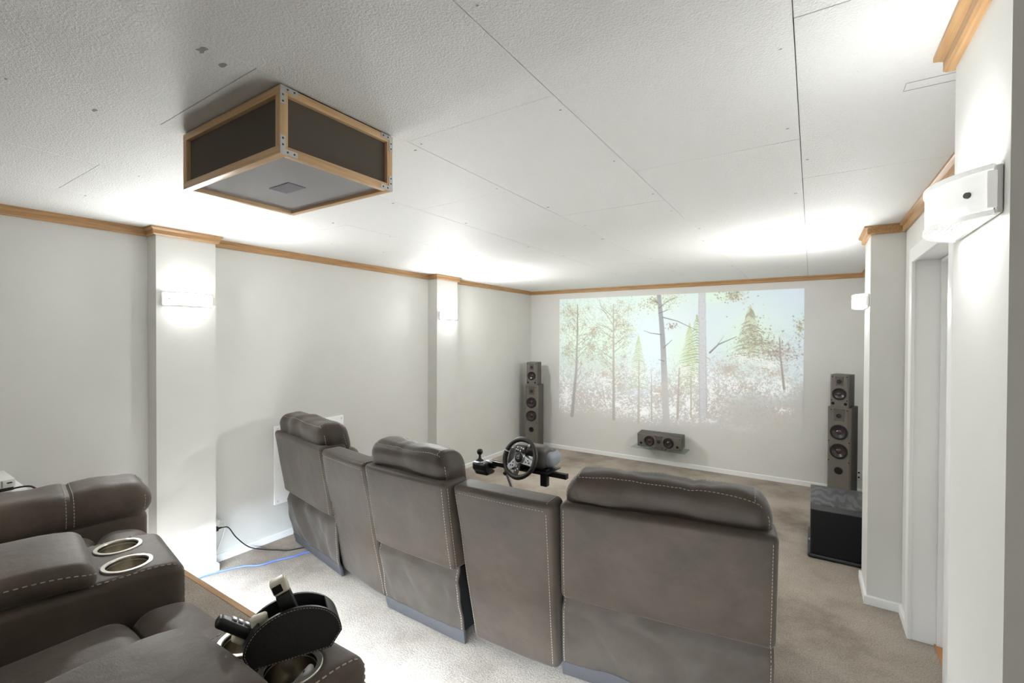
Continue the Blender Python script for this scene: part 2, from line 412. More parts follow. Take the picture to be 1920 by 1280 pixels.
mb = MB(); mb.cyl((XR + .152, DOOR_Y0 + .09, 1.02), (XR + .10, DOOR_Y0 + .09, 1.02), .011); mb.rbox((XR + .09, DOOR_Y0 + .08, 1.008), (XR + .108, DOOR_Y0 + .2, 1.032), .008); mb.build('door_handle', 'steel', door)
boxo('threshold', (XR + .10, DOOR_Y0, .0008), (XR + .30, DOOR_Y1 - .004, .012), 'thresh', door, .003)

# ------------------------------------------------------------------ projected forest picture on the back wall
PW, PH = 640, 360
def forest():
    rng = np.random.default_rng(11)
    yy, xx = np.mgrid[0:PH, 0:PW].astype(np.float32); u = xx / PW; v = yy / PH
    def sm(n, seed):                       # smooth value noise
        r = np.random.default_rng(seed).random((n + 2, int(n * 1.8) + 2)).astype(np.float32)
        fx = u * int(n * 1.8); fy = v * n; ix = fx.astype(int); iy = fy.astype(int); tx = fx - ix; ty = fy - iy
        tx = tx * tx * (3 - 2 * tx); ty = ty * ty * (3 - 2 * ty)
        return (r[iy, ix] * (1 - tx) + r[iy, ix + 1] * tx) * (1 - ty) + (r[iy + 1, ix] * (1 - tx) + r[iy + 1, ix + 1] * tx) * ty
    C = lambda *c: np.array(c, np.float32)
    img = np.zeros((PH, PW, 3), np.float32)
    t = np.clip(sm(5, 1) * .7 + (1 - u) * .2 + .1, 0, 1)[..., None]
    img[:] = C(219, 221, 227) * (1 - t) + C(212, 225, 219) * t
    gl = np.exp(-(((u - .42) / .13) ** 2 + ((v - .5) / .3) ** 2))[..., None]; img += gl * C(10, 10, 12)
    def dab(x, y, rx, ry, c, a=1.0, ang=0.0):
        x *= PW; y *= PH; R = max(rx, ry) + 1
        x0, x1 = max(0, int(x - R)), min(PW, int(x + R) + 2); y0, y1 = max(0, int(y - R)), min(PH, int(y + R) + 2)
        if x0 >= x1 or y0 >= y1: return
        dx = xx[y0:y1, x0:x1] - x; dy = yy[y0:y1, x0:x1] - y; ca, sa = math.cos(ang), math.sin(ang)
        q = ((dx * ca + dy * sa) / rx) ** 2 + ((-dx * sa + dy * ca) / ry) ** 2
        k = (np.clip(1.6 - 1.1 * q, 0, 1) * a)[..., None]
        img[y0:y1, x0:x1] = img[y0:y1, x0:x1] * (1 - k) + C(*c) * k
    def stroke(pts, w0, w1, c, a=1.0):
        pts = np.array(pts, np.float32); seg = np.hypot(*(np.diff(pts, axis=0) * [PW, PH]).T); tot = seg.sum(); n = max(2, int(tot / .8))
        cum = np.concatenate([[0], np.cumsum(seg)])
        for k in range(n + 1):
            s_ = tot * k / n; x = np.interp(s_, cum, pts[:, 0]); y = np.interp(s_, cum, pts[:, 1]); w_ = w0 + (w1 - w0) * k / n
            dab(x, y, w_, w_, c, a)
    def leaves(cx, cy, rx, ry, n, cols, s=(1.0, 2.2), a=.85):
        for _ in range(n):
            r = min(1.9, abs(rng.normal(0, .62))); th = rng.random() * 2 * PI; c = cols[rng.integers(len(cols))]
            q = rng.uniform(*s); dab(cx + r * rx * math.cos(th), cy + r * ry * math.sin(th), q * 1.3, q * .75, c, a * rng.uniform(.5, 1), rng.random() * PI)
    BR = [(160, 147, 134), (172, 160, 146), (184, 176, 156), (152, 144, 136)]; OL = [(206, 208, 180), (198, 198, 164), (214, 218, 192), (190, 186, 158)]
    WH = [(250, 250, 248), (242, 242, 238), (236, 236, 230)]; TAN = [(204, 192, 180), (208, 197, 183), (198, 190, 180), (203, 199, 193)]
    # soft tint behind crowns
    for (cx, cy, rx, ry) in ((.09, .3, .10, .34), (.27, .3, .09, .34), (.47, .06, .10, .09), (.58, .5, .07, .28), (.83, .33, .10, .2), (.70, .02, .07, .06)):
        k = (np.exp(-(((u - cx) / rx) ** 2 + ((v - cy) / ry) ** 2)) * .75)[..., None]; img[:] = img * (1 - k) + C(222, 234, 212) * k
    def branchy(x, y, ang, ln, w, c, depth):
        x2 = x + math.cos(ang) * ln * PH / PW; y2 = y - math.sin(ang) * ln; stroke([(x, y), (x2, y2)], w, w * .6, c, .8)
        if depth:
            for k in range(2 + (depth > 1)): branchy(x + (x2 - x) * rng.uniform(.4, 1), y + (y2 - y) * rng.uniform(.4, 1), ang + rng.uniform(-.7, .7), ln * rng.uniform(.45, .7), w * .6, c, depth - 1)
    # left trees
    for (xa, xb, top, n, lo) in ((.095, .068, .04, 1700, .70), (.272, .275, .08, 1350, .66)):
        for k in range(11):
            y = .12 + k * .055; s_ = rng.choice((-1, 1)); branchy(xa, y + .05, PI / 2 - s_ * rng.uniform(.5, 1.1), rng.uniform(.08, .17), .9, (152, 146, 140), 2)
        for k in range(26):
            y = rng.uniform(.03, lo); hw = .085 * (1 - .35 * abs(y - .3))
            leaves(xa + rng.uniform(-hw, hw), y, .032, .05, n // 14, BR + OL, (.6, 1.3))
    leaves(.175, .29, .03, .05, 160, BR + OL, (.9, 1.8)); leaves(.17, .40, .03, .05, 130, BR + OL, (.9, 1.8)); leaves(.35, .27, .03, .035, 90, OL, (.8, 1.6), .6)
    # conifers
    def conifer(x, top, bot, hw, c1, c2, a, n):
        for k in range(n):
            t_ = k / n; y = top + (bot - top) * t_; w_ = hw * (t_ ** .8) * rng.uniform(.75, 1.1) + .003
            for s_ in (-1, 1):
                stroke([(x, y), (x + s_ * w_ * .6, y + .012), (x + s_ * w_, y + .03 * rng.uniform(.6, 1.4))], 1.9, .7, c1 if rng.random() < .5 else c2, a)
    conifer(.387, .31, .72, .055, (196, 204, 168), (206, 212, 182), .55, 26)
    conifer(.60, .22, .70, .060, (188, 196, 152), (204, 210, 172), .6, 30); conifer(.628, .16, .52, .055, (176, 186, 150), (196, 204, 168), .55, 18)
    conifer(.823, .10, .46, .075, (172, 170, 148), (206, 209, 182), .7, 30); leaves(.83, .30, .06, .12, 320, BR + OL, (1, 2.2))
    # leafy masses
    leaves(.46, .05, .085, .07, 420, BR + OL, (.9, 1.9)); leaves(.53, .03, .05, .05, 160, OL, (.8, 1.7)); leaves(.765, .03, .05, .05, 230, BR + OL, (1.2, 2.6))
    leaves(.53, .24, .025, .03, 60, BR); leaves(.91, .42, .09, .09, 620, BR + TAN, (1, 2.2)); leaves(.985, .26, .02, .09, 140, BR + OL, (1, 2)); leaves(.86, .36, .06, .06, 260, OL + BR)
    # lower half melts into the wall colour with tan shrubs
    base = C(201, 197, 190); k = (np.clip((v - .50) / .30, 0, 1) ** 1.2)
    k *= np.clip(1.15 - .9 * np.exp(-(((u - .40) / .12) ** 2 + ((v - .62) / .2) ** 2)), 0, 1)
    tan = sm(9, 5)[..., None]; mixc = base * (1 - .5 * tan) + C(204, 193, 181) * .5 * tan
    img[:] = img * (1 - .93 * k[..., None]) + mixc * .93 * k[..., None]
    for (cx, cy, rx, ry, n) in ((.23, .63, .07, .06, 300), (.30, .70, .06, .06, 240), (.25, .80, .06, .05, 160), (.48, .74, .05, .12, 340), (.75, .55, .09, .10, 700), (.80, .66, .12, .08, 500), (.90, .56, .08, .08, 420), (.70, .70, .04, .1, 260), (.56, .72, .05, .1, 260)):
        leaves(cx, cy, rx, ry, n, TAN + [(196, 186, 172)], (1.0, 2.4), .7)
    for (cx, cy, rx, ry, n) in ((.04, .82, .035, .16, 430), (.22, .66, .12, .06, 220), (.30, .86, .10, .10, 420), (.24, .70, .05, .05, 120), (.42, .90, .08, .08, 520), (.53, .86, .06, .10, 380), (.60, .80, .04, .14, 380), (.685, .70, .02, .12, 170), (.89, .50, .08, .10, 480), (.93, .62, .06, .06, 200),
                              (.80, .46, .06, .06, 160), (.69, .92, .03, .015, 70), (.80, .955, .07, .028, 330), (.94, .80, .04, .02, 60), (.76, .62, .07, .07, 120), (.58, .56, .05, .06, 120)):
        leaves(cx, cy, rx, ry, int(n * 1.5), WH, (.5, 1.5), .9)
    # dappled light in the undergrowth
    fn_ = .34 * sm(75, 21) + .33 * sm(130, 22) + .33 * sm(180, 23); big = sm(7, 24)
    band = np.clip((v - .50) / .12, 0, 1) * np.clip((.97 - v) / .08, 0, 1) * np.clip(1.25 - 1.5 * np.clip((u - .62) / .2, 0, 1) * np.clip((v - .66) / .1, 0, 1), 0, 1)
    wsp = (np.clip((fn_ - .58 + .12 * (big - .5)) / .07, 0, 1) * band * .72)[..., None]; img[:] = img * (1 - wsp) + C(248, 248, 245) * wsp
    tsp = (np.clip((.44 - fn_) / .08, 0, 1) * np.clip((v - .42) / .1, 0, 1) * np.clip((.95 - v) / .1, 0, 1) * .35)[..., None]; img[:] = img * (1 - tsp) + C(190, 178, 165) * tsp
    crown = np.clip(np.exp(-(((u - .10) / .10) ** 2 + ((v - .33) / .27) ** 2)) + np.exp(-(((u - .28) / .085) ** 2 + ((v - .33) / .27) ** 2)) + .9 * np.exp(-(((u - .88) / .12) ** 2 + ((v - .43) / .12) ** 2)), 0, 1)
    csp = (np.clip((fn_ - .52) / .05, 0, 1) * crown * .42)[..., None]; img[:] = img * (1 - csp) + C(166, 154, 138) * csp
    # trunks over everything
    stroke([(.095, .30), (.090, .60), (.068, 1.0)], 2.6, 5.0, (176, 172, 168), .65); stroke([(.095, .05), (.095, .30)], 1.2, 2.6, (162, 152, 140), .75)
    stroke([(.272, .06), (.274, .55), (.276, .98)], 1.5, 4.2, (182, 176, 166), .42)
    stroke([(.39, .5), (.39, .99)], 1.5, 3.5, (196, 190, 178), .4); stroke([(.445, .60), (.447, .95)], 1, 2, (190, 184, 170), .6)
    for k in range(16):
        t0, t1 = k / 16, (k + 1) / 16; cc = tuple(166 + (x - 166) * min(1, max(0, (t0 - .35) / .35)) for x in (200, 196, 190)); px_ = lambda t_: (.472 + .043 * t_ + .004 * math.sin(5 * t_), -.02 + 1.01 * t_)
        stroke([px_(t0), px_(t1)], 4.6 + 4 * t0, 4.6 + 4 * t1, cc, .85 - .25 * t0)
    for pts in ([(.49, .17), (.55, .20), (.63, .27)], [(.475, .10), (.51, .05), (.55, .02)], [(.474, .14), (.52, .11)], [(.485, .30), (.44, .29), (.41, .27)], [(.47, .06), (.44, .03)], [(.497, .50), (.475, .49)], [(.495, .40), (.53, .34)]): stroke(pts, 1.3, .5, (138, 133, 132), .9)
    stroke([(.678, .43), (.71, .37), (.775, .315)], 2.0, .7, (146, 140, 136), .9); stroke([(.70, .39), (.73, .31)], .8, .4, (150, 145, 140), .7)
    stroke([(.921, .32), (.925, .45), (.938, .66)], 1.4, 2.6, (176, 166, 156), .6); stroke([(.925, .46), (.90, .40)], .8, .4, (168, 154, 142), .8)
    stroke([(.56, .55), (.555, .92)], 1.6, 3, (192, 182, 174), .45); stroke([(.607, .60), (.608, .9)], 1.4, 2.5, (192, 186, 172), .4)
    m = np.abs(u - (.6465 + .010 * v)) < (.0135 + .003 * v); br = m & (v < .90)
    img[br] = img[br] * .12 + (C(206, 203, 202) - 12 * (np.abs(u - .6465 - .01 * v)[br] > .011)[:, None]) * .88
    for _ in range(60): y = rng.random() * .86; dab(.6465 + .01 * y + rng.uniform(-.011, .011), y, 2.4, .6, (182, 178, 176), .6)
    # dissolve the bottom and right lower edge
    e = np.clip((v - (.985 - .10 * np.clip((u - .45) * 4, 0, 1))) / .06, 0, 1)[..., None]; img[:] = img * (1 - e * .85) + base * e * .85
    e = (np.clip((u - .93) / .07, 0, 1) * np.clip((v - .55) / .15, 0, 1))[..., None]; img[:] = img * (1 - e) + base * e
    img += (rng.random(img.shape).astype(np.float32) - .5) * 5
    return np.clip(img / 255, 0, 1)
pic = forest(); lin = np.where(pic <= .04045, pic / 12.92, ((pic + .055) / 1.055) ** 2.4)
PX0, PX1, PZ0, PZ1 = -3.217, -.074, .500, 2.271
gx = np.linspace(PX0, PX1, PW); gz = np.linspace(PZ1, PZ0, PH); GX, GZ = np.meshgrid(gx, gz)
vv = np.stack([GX, np.full_like(GX, YB - .003), GZ], -1).reshape(-1, 3)
ii = np.arange(PW * PH).reshape(PH, PW); ff = np.stack([ii[:-1, :-1], ii[1:, :-1], ii[1:, 1:], ii[:-1, 1:]], -1).reshape(-1, 4)
me = bpy.data.meshes.new('projected_picture'); me.from_pydata(vv.tolist(), [], ff.tolist())
ca = me.color_attributes.new('picture', 'FLOAT_COLOR', 'POINT')
ca.data.foreach_set('color', np.concatenate([lin.reshape(-1, 3), np.ones((PW * PH, 1))], 1).astype(np.float32).ravel())
ce = me.color_attributes.new('beam', 'FLOAT_COLOR', 'POINT'); ref = ((np.array([201, 197, 190]) / 255 + .055) / 1.055) ** 2.4
ca.data.foreach_set('color', np.concatenate([np.minimum(1, lin / ref).reshape(-1, 3) * np.array(L('dedddb')[:3]), np.ones((PW * PH, 1))], 1).astype(np.float32).ravel())
ce.data.foreach_set('color', np.concatenate([np.maximum(0, lin - ref).reshape(-1, 3), np.ones((PW * PH, 1))], 1).astype(np.float32).ravel())
m, nt, b = newmat('projected_light'); b.inputs['Roughness'].default_value = .6
for lay, sock in (('picture', 'Base Color'), ('beam', 'Emission Color')):
    at = nt.nodes.new('ShaderNodeVertexColor'); at.layer_name = lay; nt.links.new(at.outputs[0], b.inputs[sock])
b.inputs['Emission Strength'].default_value = 1.15
me.materials.append(m)
tag(link('projected_picture', me), 'pale projected picture of a sunlit forest on the back wall', 'projection')

# ------------------------------------------------------------------ wall sconces
def make_sconce():
    """faces local +x, back plate in the plane x=0"""
    e = empty('wall_sconce', (0, 0, 0), 'x', 'lamp', 'wall sconces')
    boxo('back_plate', (0, -.150, -.044), (.010, .150, .044), 'lampwhite', e, .003)
    n = 28; HW, DP, HH, T = .146, .070, .043, .005
    R = (HW * HW + DP * DP) / (2 * DP); A = math.asin(HW / R)
    def arc(off): return [((R + off) * math.cos(t) - (R - DP) + .012, (R + off) * math.sin(t)) for t in [A * (2 * k / n - 1) for k in range(n + 1)]]
    o, i_ = arc(0), arc(-T); poly = o + i_[::-1]
    mb = MB(); vs = []
    prof = [(-HH, 0), (-HH + .006, 0), (HH - .006, 0), (HH, 0)]
    mb.prism(poly, -HH, HH, lambda p: p); g_ = mb.build('glass_shade', 'shade', e, True, 50)
    g_.data.materials.append(MT['lampwhite'])            # only the outward face of the glass glows
    for k, pg in enumerate(g_.data.polygons): pg.material_index = 0 if 2 <= k < 2 + n else 1
    for z in (-HH - .004, HH - .006):           # thicker rims
        mb = MB(); o2, i2 = arc(.003), arc(-T - .002); mb.prism(o2 + i2[::-1], z, z + .010, lambda p: p); mb.build('rim', 'rimglass', e, True, 50)
    for s in (-1, 1):
        boxo('end_clip', (.008, s * .1455, -.034), (.022, s * .1515, .034), 'rimglass', e, .002)
        t = A * .76 * s; c = V(((R) * math.cos(t) - (R - DP) + .012, R * math.sin(t), 0)); nn = V((math.cos(t), math.sin(t), 0))
        mb = MB(); mb.cyl(c - nn * .002, c + nn * .004, .0065, .0055, 14); mb.build('cap_screw', 'screw', e)
    for k in range(7):                           # ribs under the glass, parallel to the wall
        x = .022 + k * .0085; hw = math.sqrt(max(0, (R - T) ** 2 - (x - .012 + R - DP) ** 2)) - .004
        if hw > .02: mb = MB(); mb.rbox((x - .0022, -hw, -HH + .002), (x + .0022, hw, -HH + .008), .0015, 1); mb.build('rib', 'lampwhite', e)
    mb = MB(); mb.cyl((.036, -.09, 0), (.036, .09, 0), .011, .011, 14); mb.build('lamp_tube', 'led', e)
    for nm, z, en, rx in (('up_light', HH + .008, SCONCE_UP, PI), ('down_light', -HH + .026, SCONCE_DOWN, 0)):
        d = bpy.data.lights.new(nm, 'AREA'); d.shape = 'RECTANGLE'; d.size = .05; d.size_y = .20; d.energy = en; d.color = WARM
        lo = bpy.data.objects.new(nm, d); col.objects.link(lo); lo.parent = e; lo.location = (.042, 0, z); lo.rotation_euler = (rx, 0, 0)
    return e
sc0 = make_sconce()
spots = [((P1[0] + .0005, 1.424, 1.942), 0, 'lit white curved glass wall lamp on left pilaster, nearer the camera'),
         ((P2[0] + .0005, 4.115, 1.940), 0, 'lit white curved glass wall lamp on left pilaster beside the projected picture'),
         ((P3[0] - .0005, 3.88, 1.945), PI, 'small-looking lit wall lamp on far right pilaster above the subwoofer'),
         ((P4[0] - .0005, 1.325, 1.972), PI, 'large-looking lit wall lamp with dark screw at right edge of the photo')]
for k, (loc, rz, lab) in enumerate(spots):
    s = sc0 if k == 0 else copy_tree(sc0); s.location = loc; s.rotation_euler = (0, 0, rz); s['label'] = lab
for k, s in enumerate([o for o in col.objects if o.name.startswith('wall_sconce')]):
    gm = MT['shade'].copy(); gm.node_tree.nodes['Principled BSDF'].inputs['Emission Strength'].default_value = (SCONCE_GLASS * BULBS[k]) if k < 3 else NEAR_GLASS
    for ch in s.children:
        if ch.type == 'LIGHT': ch.data = ch.data.copy(); ch.data.energy *= math.sqrt(BULBS[k]) if k < 3 else NEAR_BULB
        elif ch.name.startswith('glass_shade'): ch.data = ch.data.copy(); ch.data.materials[0] = gm
# unseen round fill light, added behind the camera to brighten the room
oy = empty('fill_ceiling_light', (-1.62, -1.35, ZC), 'added unseen fill light, round and white, above the back of the riser', 'lamp')
mb = MB(); mb.lathe([(0, 0), (.19, 0), (.19, -.03), (.175, -.035)], M.Identity(4), 40); mb.build('base', 'lampwhite', oy)
mb = MB(); mb.lathe([(.175, -.03), (.165, -.06), (.12, -.085), (.06, -.098), (.0005, -.10)], M.Identity(4), 40); mb.build('diffuser', 'dish', oy)
d = bpy.data.lights.new('fill_light', 'AREA'); d.shape = 'DISK'; d.size = .36; d.energy = FILL_POWER; d.color = (1, .98, .95)
lo = bpy.data.objects.new('fill_light', d); col.objects.link(lo); lo.parent = oy; lo.location = (0, 0, -.105)

# ------------------------------------------------------------------ projector box hung on the ceiling
BX0, BX1, BY0, BY1, BZ0, BZ1 = -1.853, -1.248, .7245, 1.135, 2.2105, 2.402
hb = empty('projector_box', ((BX0 + BX1) / 2, (BY0 + BY1) / 2, BZ1), 'wooden framed box with charcoal sides and glass base under the ceiling', 'projector box', absolute=True)
t = .024
for z in (BZ0, BZ1 - t):
    for y in (BY0, BY1 - t): boxo('rail', (BX0, y, z), (BX1, y + t, z + t), 'pinex', hb, .0015)
    for x in (BX0, BX1 - t): boxo('rail', (x, BY0 + t, z), (x + t, BY1 - t, z + t), 'piney', hb, .0015)
for x in (BX0, BX1 - t):
    for y in (BY0, BY1 - t): boxo('post', (x, y, BZ0 + t), (x + t, y + t, BZ1 - t), 'pinez', hb, .0015)
for x in (BX0 + .014, BX1 - .019): boxo('side_panel', (x, BY0 + t, BZ0 + t), (x + .005, BY1 - t, BZ1 - t), 'boxcloth', hb, 0)
for y in (BY0 + .014, BY1 - .019): boxo('side_panel', (BX0 + t, y, BZ0 + t), (BX1 - t, y + .005, BZ1 - t), 'boxcloth', hb, 0)
boxo('glass_base', (BX0 + t, BY0 + t, BZ0 + .012), (BX1 - t, BY1 - t, BZ0 + .017), 'pane', hb, 0)
boxo('top_gap_shade', (BX0 + .006, BY0 + .006, BZ1), (BX1 - .006, BY1 - .006, ZC - .0015), 'hole', hb, 0)  # black strip standing for the shadow in the gap under the ceiling
lp = boxo('lens_reflection', (-1.62, .90, BZ0 + .0105), (-1.50, .965, BZ0 + .0118), 'lens', hb, 0)  # dark bluish plate painted in for the lens reflection in the glass
for (y, sy) in ((BY0, 1), (BY1, -1)):
    for (z, sz) in ((BZ0, 1), (BZ1, -1)):
        mb = MB(); mb.box((BX1, y, z), (BX1 + .0014, y + sy * .052, z + sz * .0155)); mb.box((BX1, y, z + sz * .0155), (BX1 + .0014, y + sy * .0155, z + sz * .052))
        br = mb.build('corner_bracket', 'steel', hb, False)
        for (dy, dz) in ((.022, .0078), (.042, .0078), (.0078, .026), (.0078, .044)):
            mb = MB(); mb.cyl((BX1 + .001, y + sy * dy, z + sz * dz), (BX1 + .0024, y + sy * dy, z + sz * dz), .0032, .0026, 10); mb.build('screw', 'screw', br)

# ------------------------------------------------------------------ loudspeakers
def driver(parent, x, z, r, y=0, name='woofer'):
    Mx = M.Translation((x, y, z)) @ M.Rotation(PI / 2, 4, 'X')
    mb = MB(); mb.lathe([(r, -.002), (r, .009), (r * .97, .012), (r * .88, .012), (r * .85, .009), (r * .85, .0005)], Mx, 36); o = mb.build(name, 'rubber', parent)
    mb = MB(); mb.lathe([(r * .86, .0085), (r * .80, .0125), (r * .73, .0085)], Mx, 36); mb.build('surround', 'black', o)
    mb = MB(); mb.lathe([(r * .74, .0088), (r * .55, .0045), (r * .34, .0008), (r * .30, .0030), (r * .18, .0068), (.0004, .0085)], Mx, 36); mb.build('cone', 'cone', o)
    for k in range(4):
        a = PI / 4 + k * PI / 2; mb = MB(); c = V((x + r * .93 * math.cos(a), y - .011, z + r * .93 * math.sin(a))); mb.cyl(c, c - V((0, .003, 0)), r * .045, None, 8); mb.build('bolt', 'black', o)
    return o
def tweeter(parent, x, z, w0, w1, h, dz, y=0):
    mb = MB(); mb.prism([(-w1 / 2, -h / 2), (w1 / 2, -h / 2), (w0 / 2, h / 2), (-w0 / 2, h / 2)], y + .002, y - .003, lambda p: (x + p[0], p[2], z + p[1])); o = mb.build('tweeter_plate', 'cabinet', parent, False)
    Mx = M.Translation((x, y - .003, z + dz)) @ M.Rotation(PI / 2, 4, 'X'); r = .016
    mb = MB(); mb.lathe([(r * 1.5, 0), (r * 1.45, .002), (r, .001), (r * .9, -.002), (r * .85, .004), (r * .5, .009), (.0004, .011)], Mx, 24); mb.build('tweeter_dome', 'black', o)
    for sx in (-1, 1):
        for s2 in (-1, 1):
            c = V((x + sx * (w0 + w1) / 4 * .86, y - .003, z + s2 * h * .43)); mb = MB(); mb.cyl(c, c - V((0, .0015, 0)), .0035, None, 8); mb.build('bolt', 'black', o)
def port(parent, x, z, r, y=0):
    Mx = M.Translation((x, y, z)) @ M.Rotation(PI / 2, 4, 'X')
    mb = MB(); mb.lathe([(r * 1.14, 0), (r * 1.1, .003), (r, .0015), (r * .93, -.002)], Mx, 24); o = mb.build('port', 'cabinet', parent)
    mb = MB(); mb.lathe([(r * .98, .0008), (r * .5, .0006), (.0004, .0006)], Mx, 24); mb.build('port_throat', 'hole', o)
def pegs(parent, pts, y=0):
    for (x, z) in pts: mb = MB(); mb.cyl((x, y + .001, z), (x, y - .0035, z), .0055, None, 10); mb.build('grille_peg', 'hole', parent)
def tower(loc, rz, label):
    e = empty('tower_speaker', loc, label, 'speaker', 'floor-standing tower speakers', rz)
    w, d, h = .205, .27, .985
    mb = MB(); mb.rbox((-w / 2, .018, .028), (w / 2, d, h), .004, 1); mb.build('cabinet', 'cabinet', e)
    mb = MB()                                     # baffle with chamfered flanks that widen towards the floor
    vs = []; lv = [(.028, .012), (.60, .014), (.74, .030), (h, .030)]
    for z, cx in lv: vs += [(-w / 2, .0195, z), (-w / 2 + cx, 0, z), (w / 2 - cx, 0, z), (w / 2, .0195, z)]
    fs = []
    for k in range(3):
        for q in range(3): fs.append((k * 4 + q, k * 4 + q + 1, k * 4 + 5 + q, k * 4 + 4 + q))
        fs.append((k * 4 + 3, k * 4, k * 4 + 4, k * 4 + 7))
    fs += [(3, 2, 1, 0), (12, 13, 14, 15)]; mb.add(vs, fs); mb.build('baffle', 'speaker', e, False)
    mb = MB(); mb.rbox((-w / 2 - .015, -.008, .001), (w / 2 + .015, d + .015, .028), .008, 2); mb.build('plinth', 'black', e)
    tweeter(e, 0, .905, .10, .082, .125, -.012); driver(e, 0, .725, .078); driver(e, 0, .528, .078); port(e, 0, .325, .036)
    pegs(e, [(-.07, .955), (.07, .955), (-.088, .628), (.088, .628), (-.088, .425), (.088, .425)]); return e
def bookshelf(loc, rz, label):
    e = empty('bookshelf_speaker', loc, label, 'speaker', 'small speakers standing on the towers', rz)
    w, d, h = .165, .215, .335
    mb = MB(); mb.rbox((-w / 2, .016, .001), (w / 2, d, h), .004, 1); mb.build('cabinet', 'cabinet', e)
    mb = MB(); vs = []
    for z, cx in ((.001, .005), (.16, .007), (.23, .016), (h, .016)): vs += [(-w / 2, .0175, z), (-w / 2 + cx, 0, z), (w / 2 - cx, 0, z), (w / 2, .0175, z)]
    fs = []
    for k in range(3):
        for q in range(3): fs.append((k * 4 + q, k * 4 + q + 1, k * 4 + 5 + q, k * 4 + 4 + q))
        fs.append((k * 4 + 3, k * 4, k * 4 + 4, k * 4 + 7))
    fs += [(3, 2, 1, 0), (12, 13, 14, 15)]; mb.add(vs, fs); mb.build('baffle', 'speaker', e, False)
    tweeter(e, 0, .268, .072, .055, .092, -.006); driver(e, 0, .135, .062); port(e, -.055, .036, .014); port(e, .055, .036, .014)
    pegs(e, [(-.062, .312), (.062, .312), (-.066, .07), (.066, .07)]); return e
TL_, TR_ = (-3.472, 5.86, 0), (.245, 5.83, 0)
tower(TL_, math.radians(12), 'grey tower speaker in the far left corner behind the steering wheel')
tower(TR_, math.radians(-16), 'grey tower speaker at the far right behind the black subwoofer')
bookshelf((-3.472, 5.862, .9855), math.radians(12), 'small grey speaker on top of the far left tower speaker')
bookshelf((.245, 5.832, .9855), math.radians(-16), 'small grey speaker on top of the right tower speaker')
# centre speaker tilted on a glass wall shelf
sh = empty('glass_shelf', (-1.65, YB, .240), 'clear glass wall shelf holding the long centre speaker', 'shelf', absolute=True)
boxo('shelf_plate', (-2.005, 5.985, .236), (-1.315, YB - .0005, .244), 'glass', sh, .001)
boxo('shelf_bracket', (-1.72, YB - .03, .222), (-1.58, YB - .001, .2355), 'silver', sh, .003)
cs = empty('centre_speaker', (-1.648, 6.03, .2445), 'long grey centre speaker tilted up on glass shelf under the picture', 'speaker')
tilt = M.Translation((0, 0, .012)) @ M.Rotation(math.radians(5), 4, 'X')
w, d, h = .565, .19, .172
mb = MB(); mb.rbox((-w / 2, .012, .001), (w / 2, d, h), .004, 1); cab = mb.build('cabinet', 'cabinet', cs)
mb = MB(); mb.rbox((-w / 2 + .001, 0, .002), (w / 2 - .001, .0125, h - .001), .005, 1); mb.build('baffle', 'speaker', cs)
for s in (-1, 1): driver(cs, s * .122, .088, .066); port(cs, s * .232, .048, .016)
tweeter(cs, 0, .088, .085, .085, .15, 0); pegs(cs, [(-.262, .152), (.262, .152), (-.262, .02), (.262, .02), (-.045, .158), (.045, .158), (-.045, .014), (.045, .014)])
for ch in list(cs.children): ch.matrix_local = tilt @ ch.matrix_local
mb = MB(); mb.prism([(0, 0), (.11, 0), (.09, .006), (.01, .0165)], -.085, .085, lambda p: (p[2], p[0] - .015, p[1] + .0003)); mb.build('wedge_foot', 'black', cs, False)
# subwoofer
sb = empty('subwoofer', (.21, 4.53, 0), 'black ash subwoofer on the carpet beside the far right pilaster', 'speaker', absolute=True)
mb = MB(); mb.rbox((.004, 4.285, .026), (.424, 4.84, .41), .006, 1); mb.build('cabinet', 'ash', sb)
mb = MB(); mb.prism([(0, .372), (.03, .405), (.03, .026), (0, .026)], .006, .422, lambda p: (p[2], 4.258 + p[0], p[1])); mb.build('front_frame', 'black', sb, False)
boxo('grille', (.014, 4.250, .034), (.414, 4.259, .368), 'grille', sb, .003)
mb = MB(); mb.rbox((-.012, 4.235, .001), (.440, 4.85, .030), .014, 3); mb.build('plinth', 'black', sb)
mb = MB(); mb.cyl((.004, 4.30, .12), (-.006, 4.30, .12), .009, .007, 16); mb.build('knob', 'silver', sb)

# ------------------------------------------------------------------ front recliner sofa (seen from behind)
fs_ = empty('recliner_sofa', (-1.85, 2.4, 0), 'brown suede recliner sofa with three headrests, seen from behind', 'sofa', 'cinema sofas', absolute=True)
def lerp2(a, b, t): return (a[0] + (b[0] - a[0]) * t, a[1] + (b[1] - a[1]) * t)
def quad_fn(bl, br, tl, tr, ztop, z0, z1, W, T):
    """maps local (x in 0..W, y in 0..T, z in z0..z1 metres) on to the leaning back whose rear corners are given"""
    ax = V((br[0] - bl[0], br[1] - bl[1], 0)).normalized(); fw = V((-ax.y, ax.x, 0))
    def fn(p):
        k = p.z / ztop; l = lerp2(bl, tl, k); r = lerp2(br, tr, k); c = lerp2(l, r, p.x / W)
        return V((c[0], c[1], p.z)) + fw * p.y
    return fn, ax, fw
def wrinkle(amp, sc, seed):
    return lambda p: amp * mnoise.noise(V((p.x * sc + seed, p.y * sc, p.z * sc)))
FOLDS = [(.05, .35, .016, .035), (.12, .75, .014, .045), (.93, -.25, .016, .030), (.85, -.7, .012, .05), (.45, .1, .008, .06)]
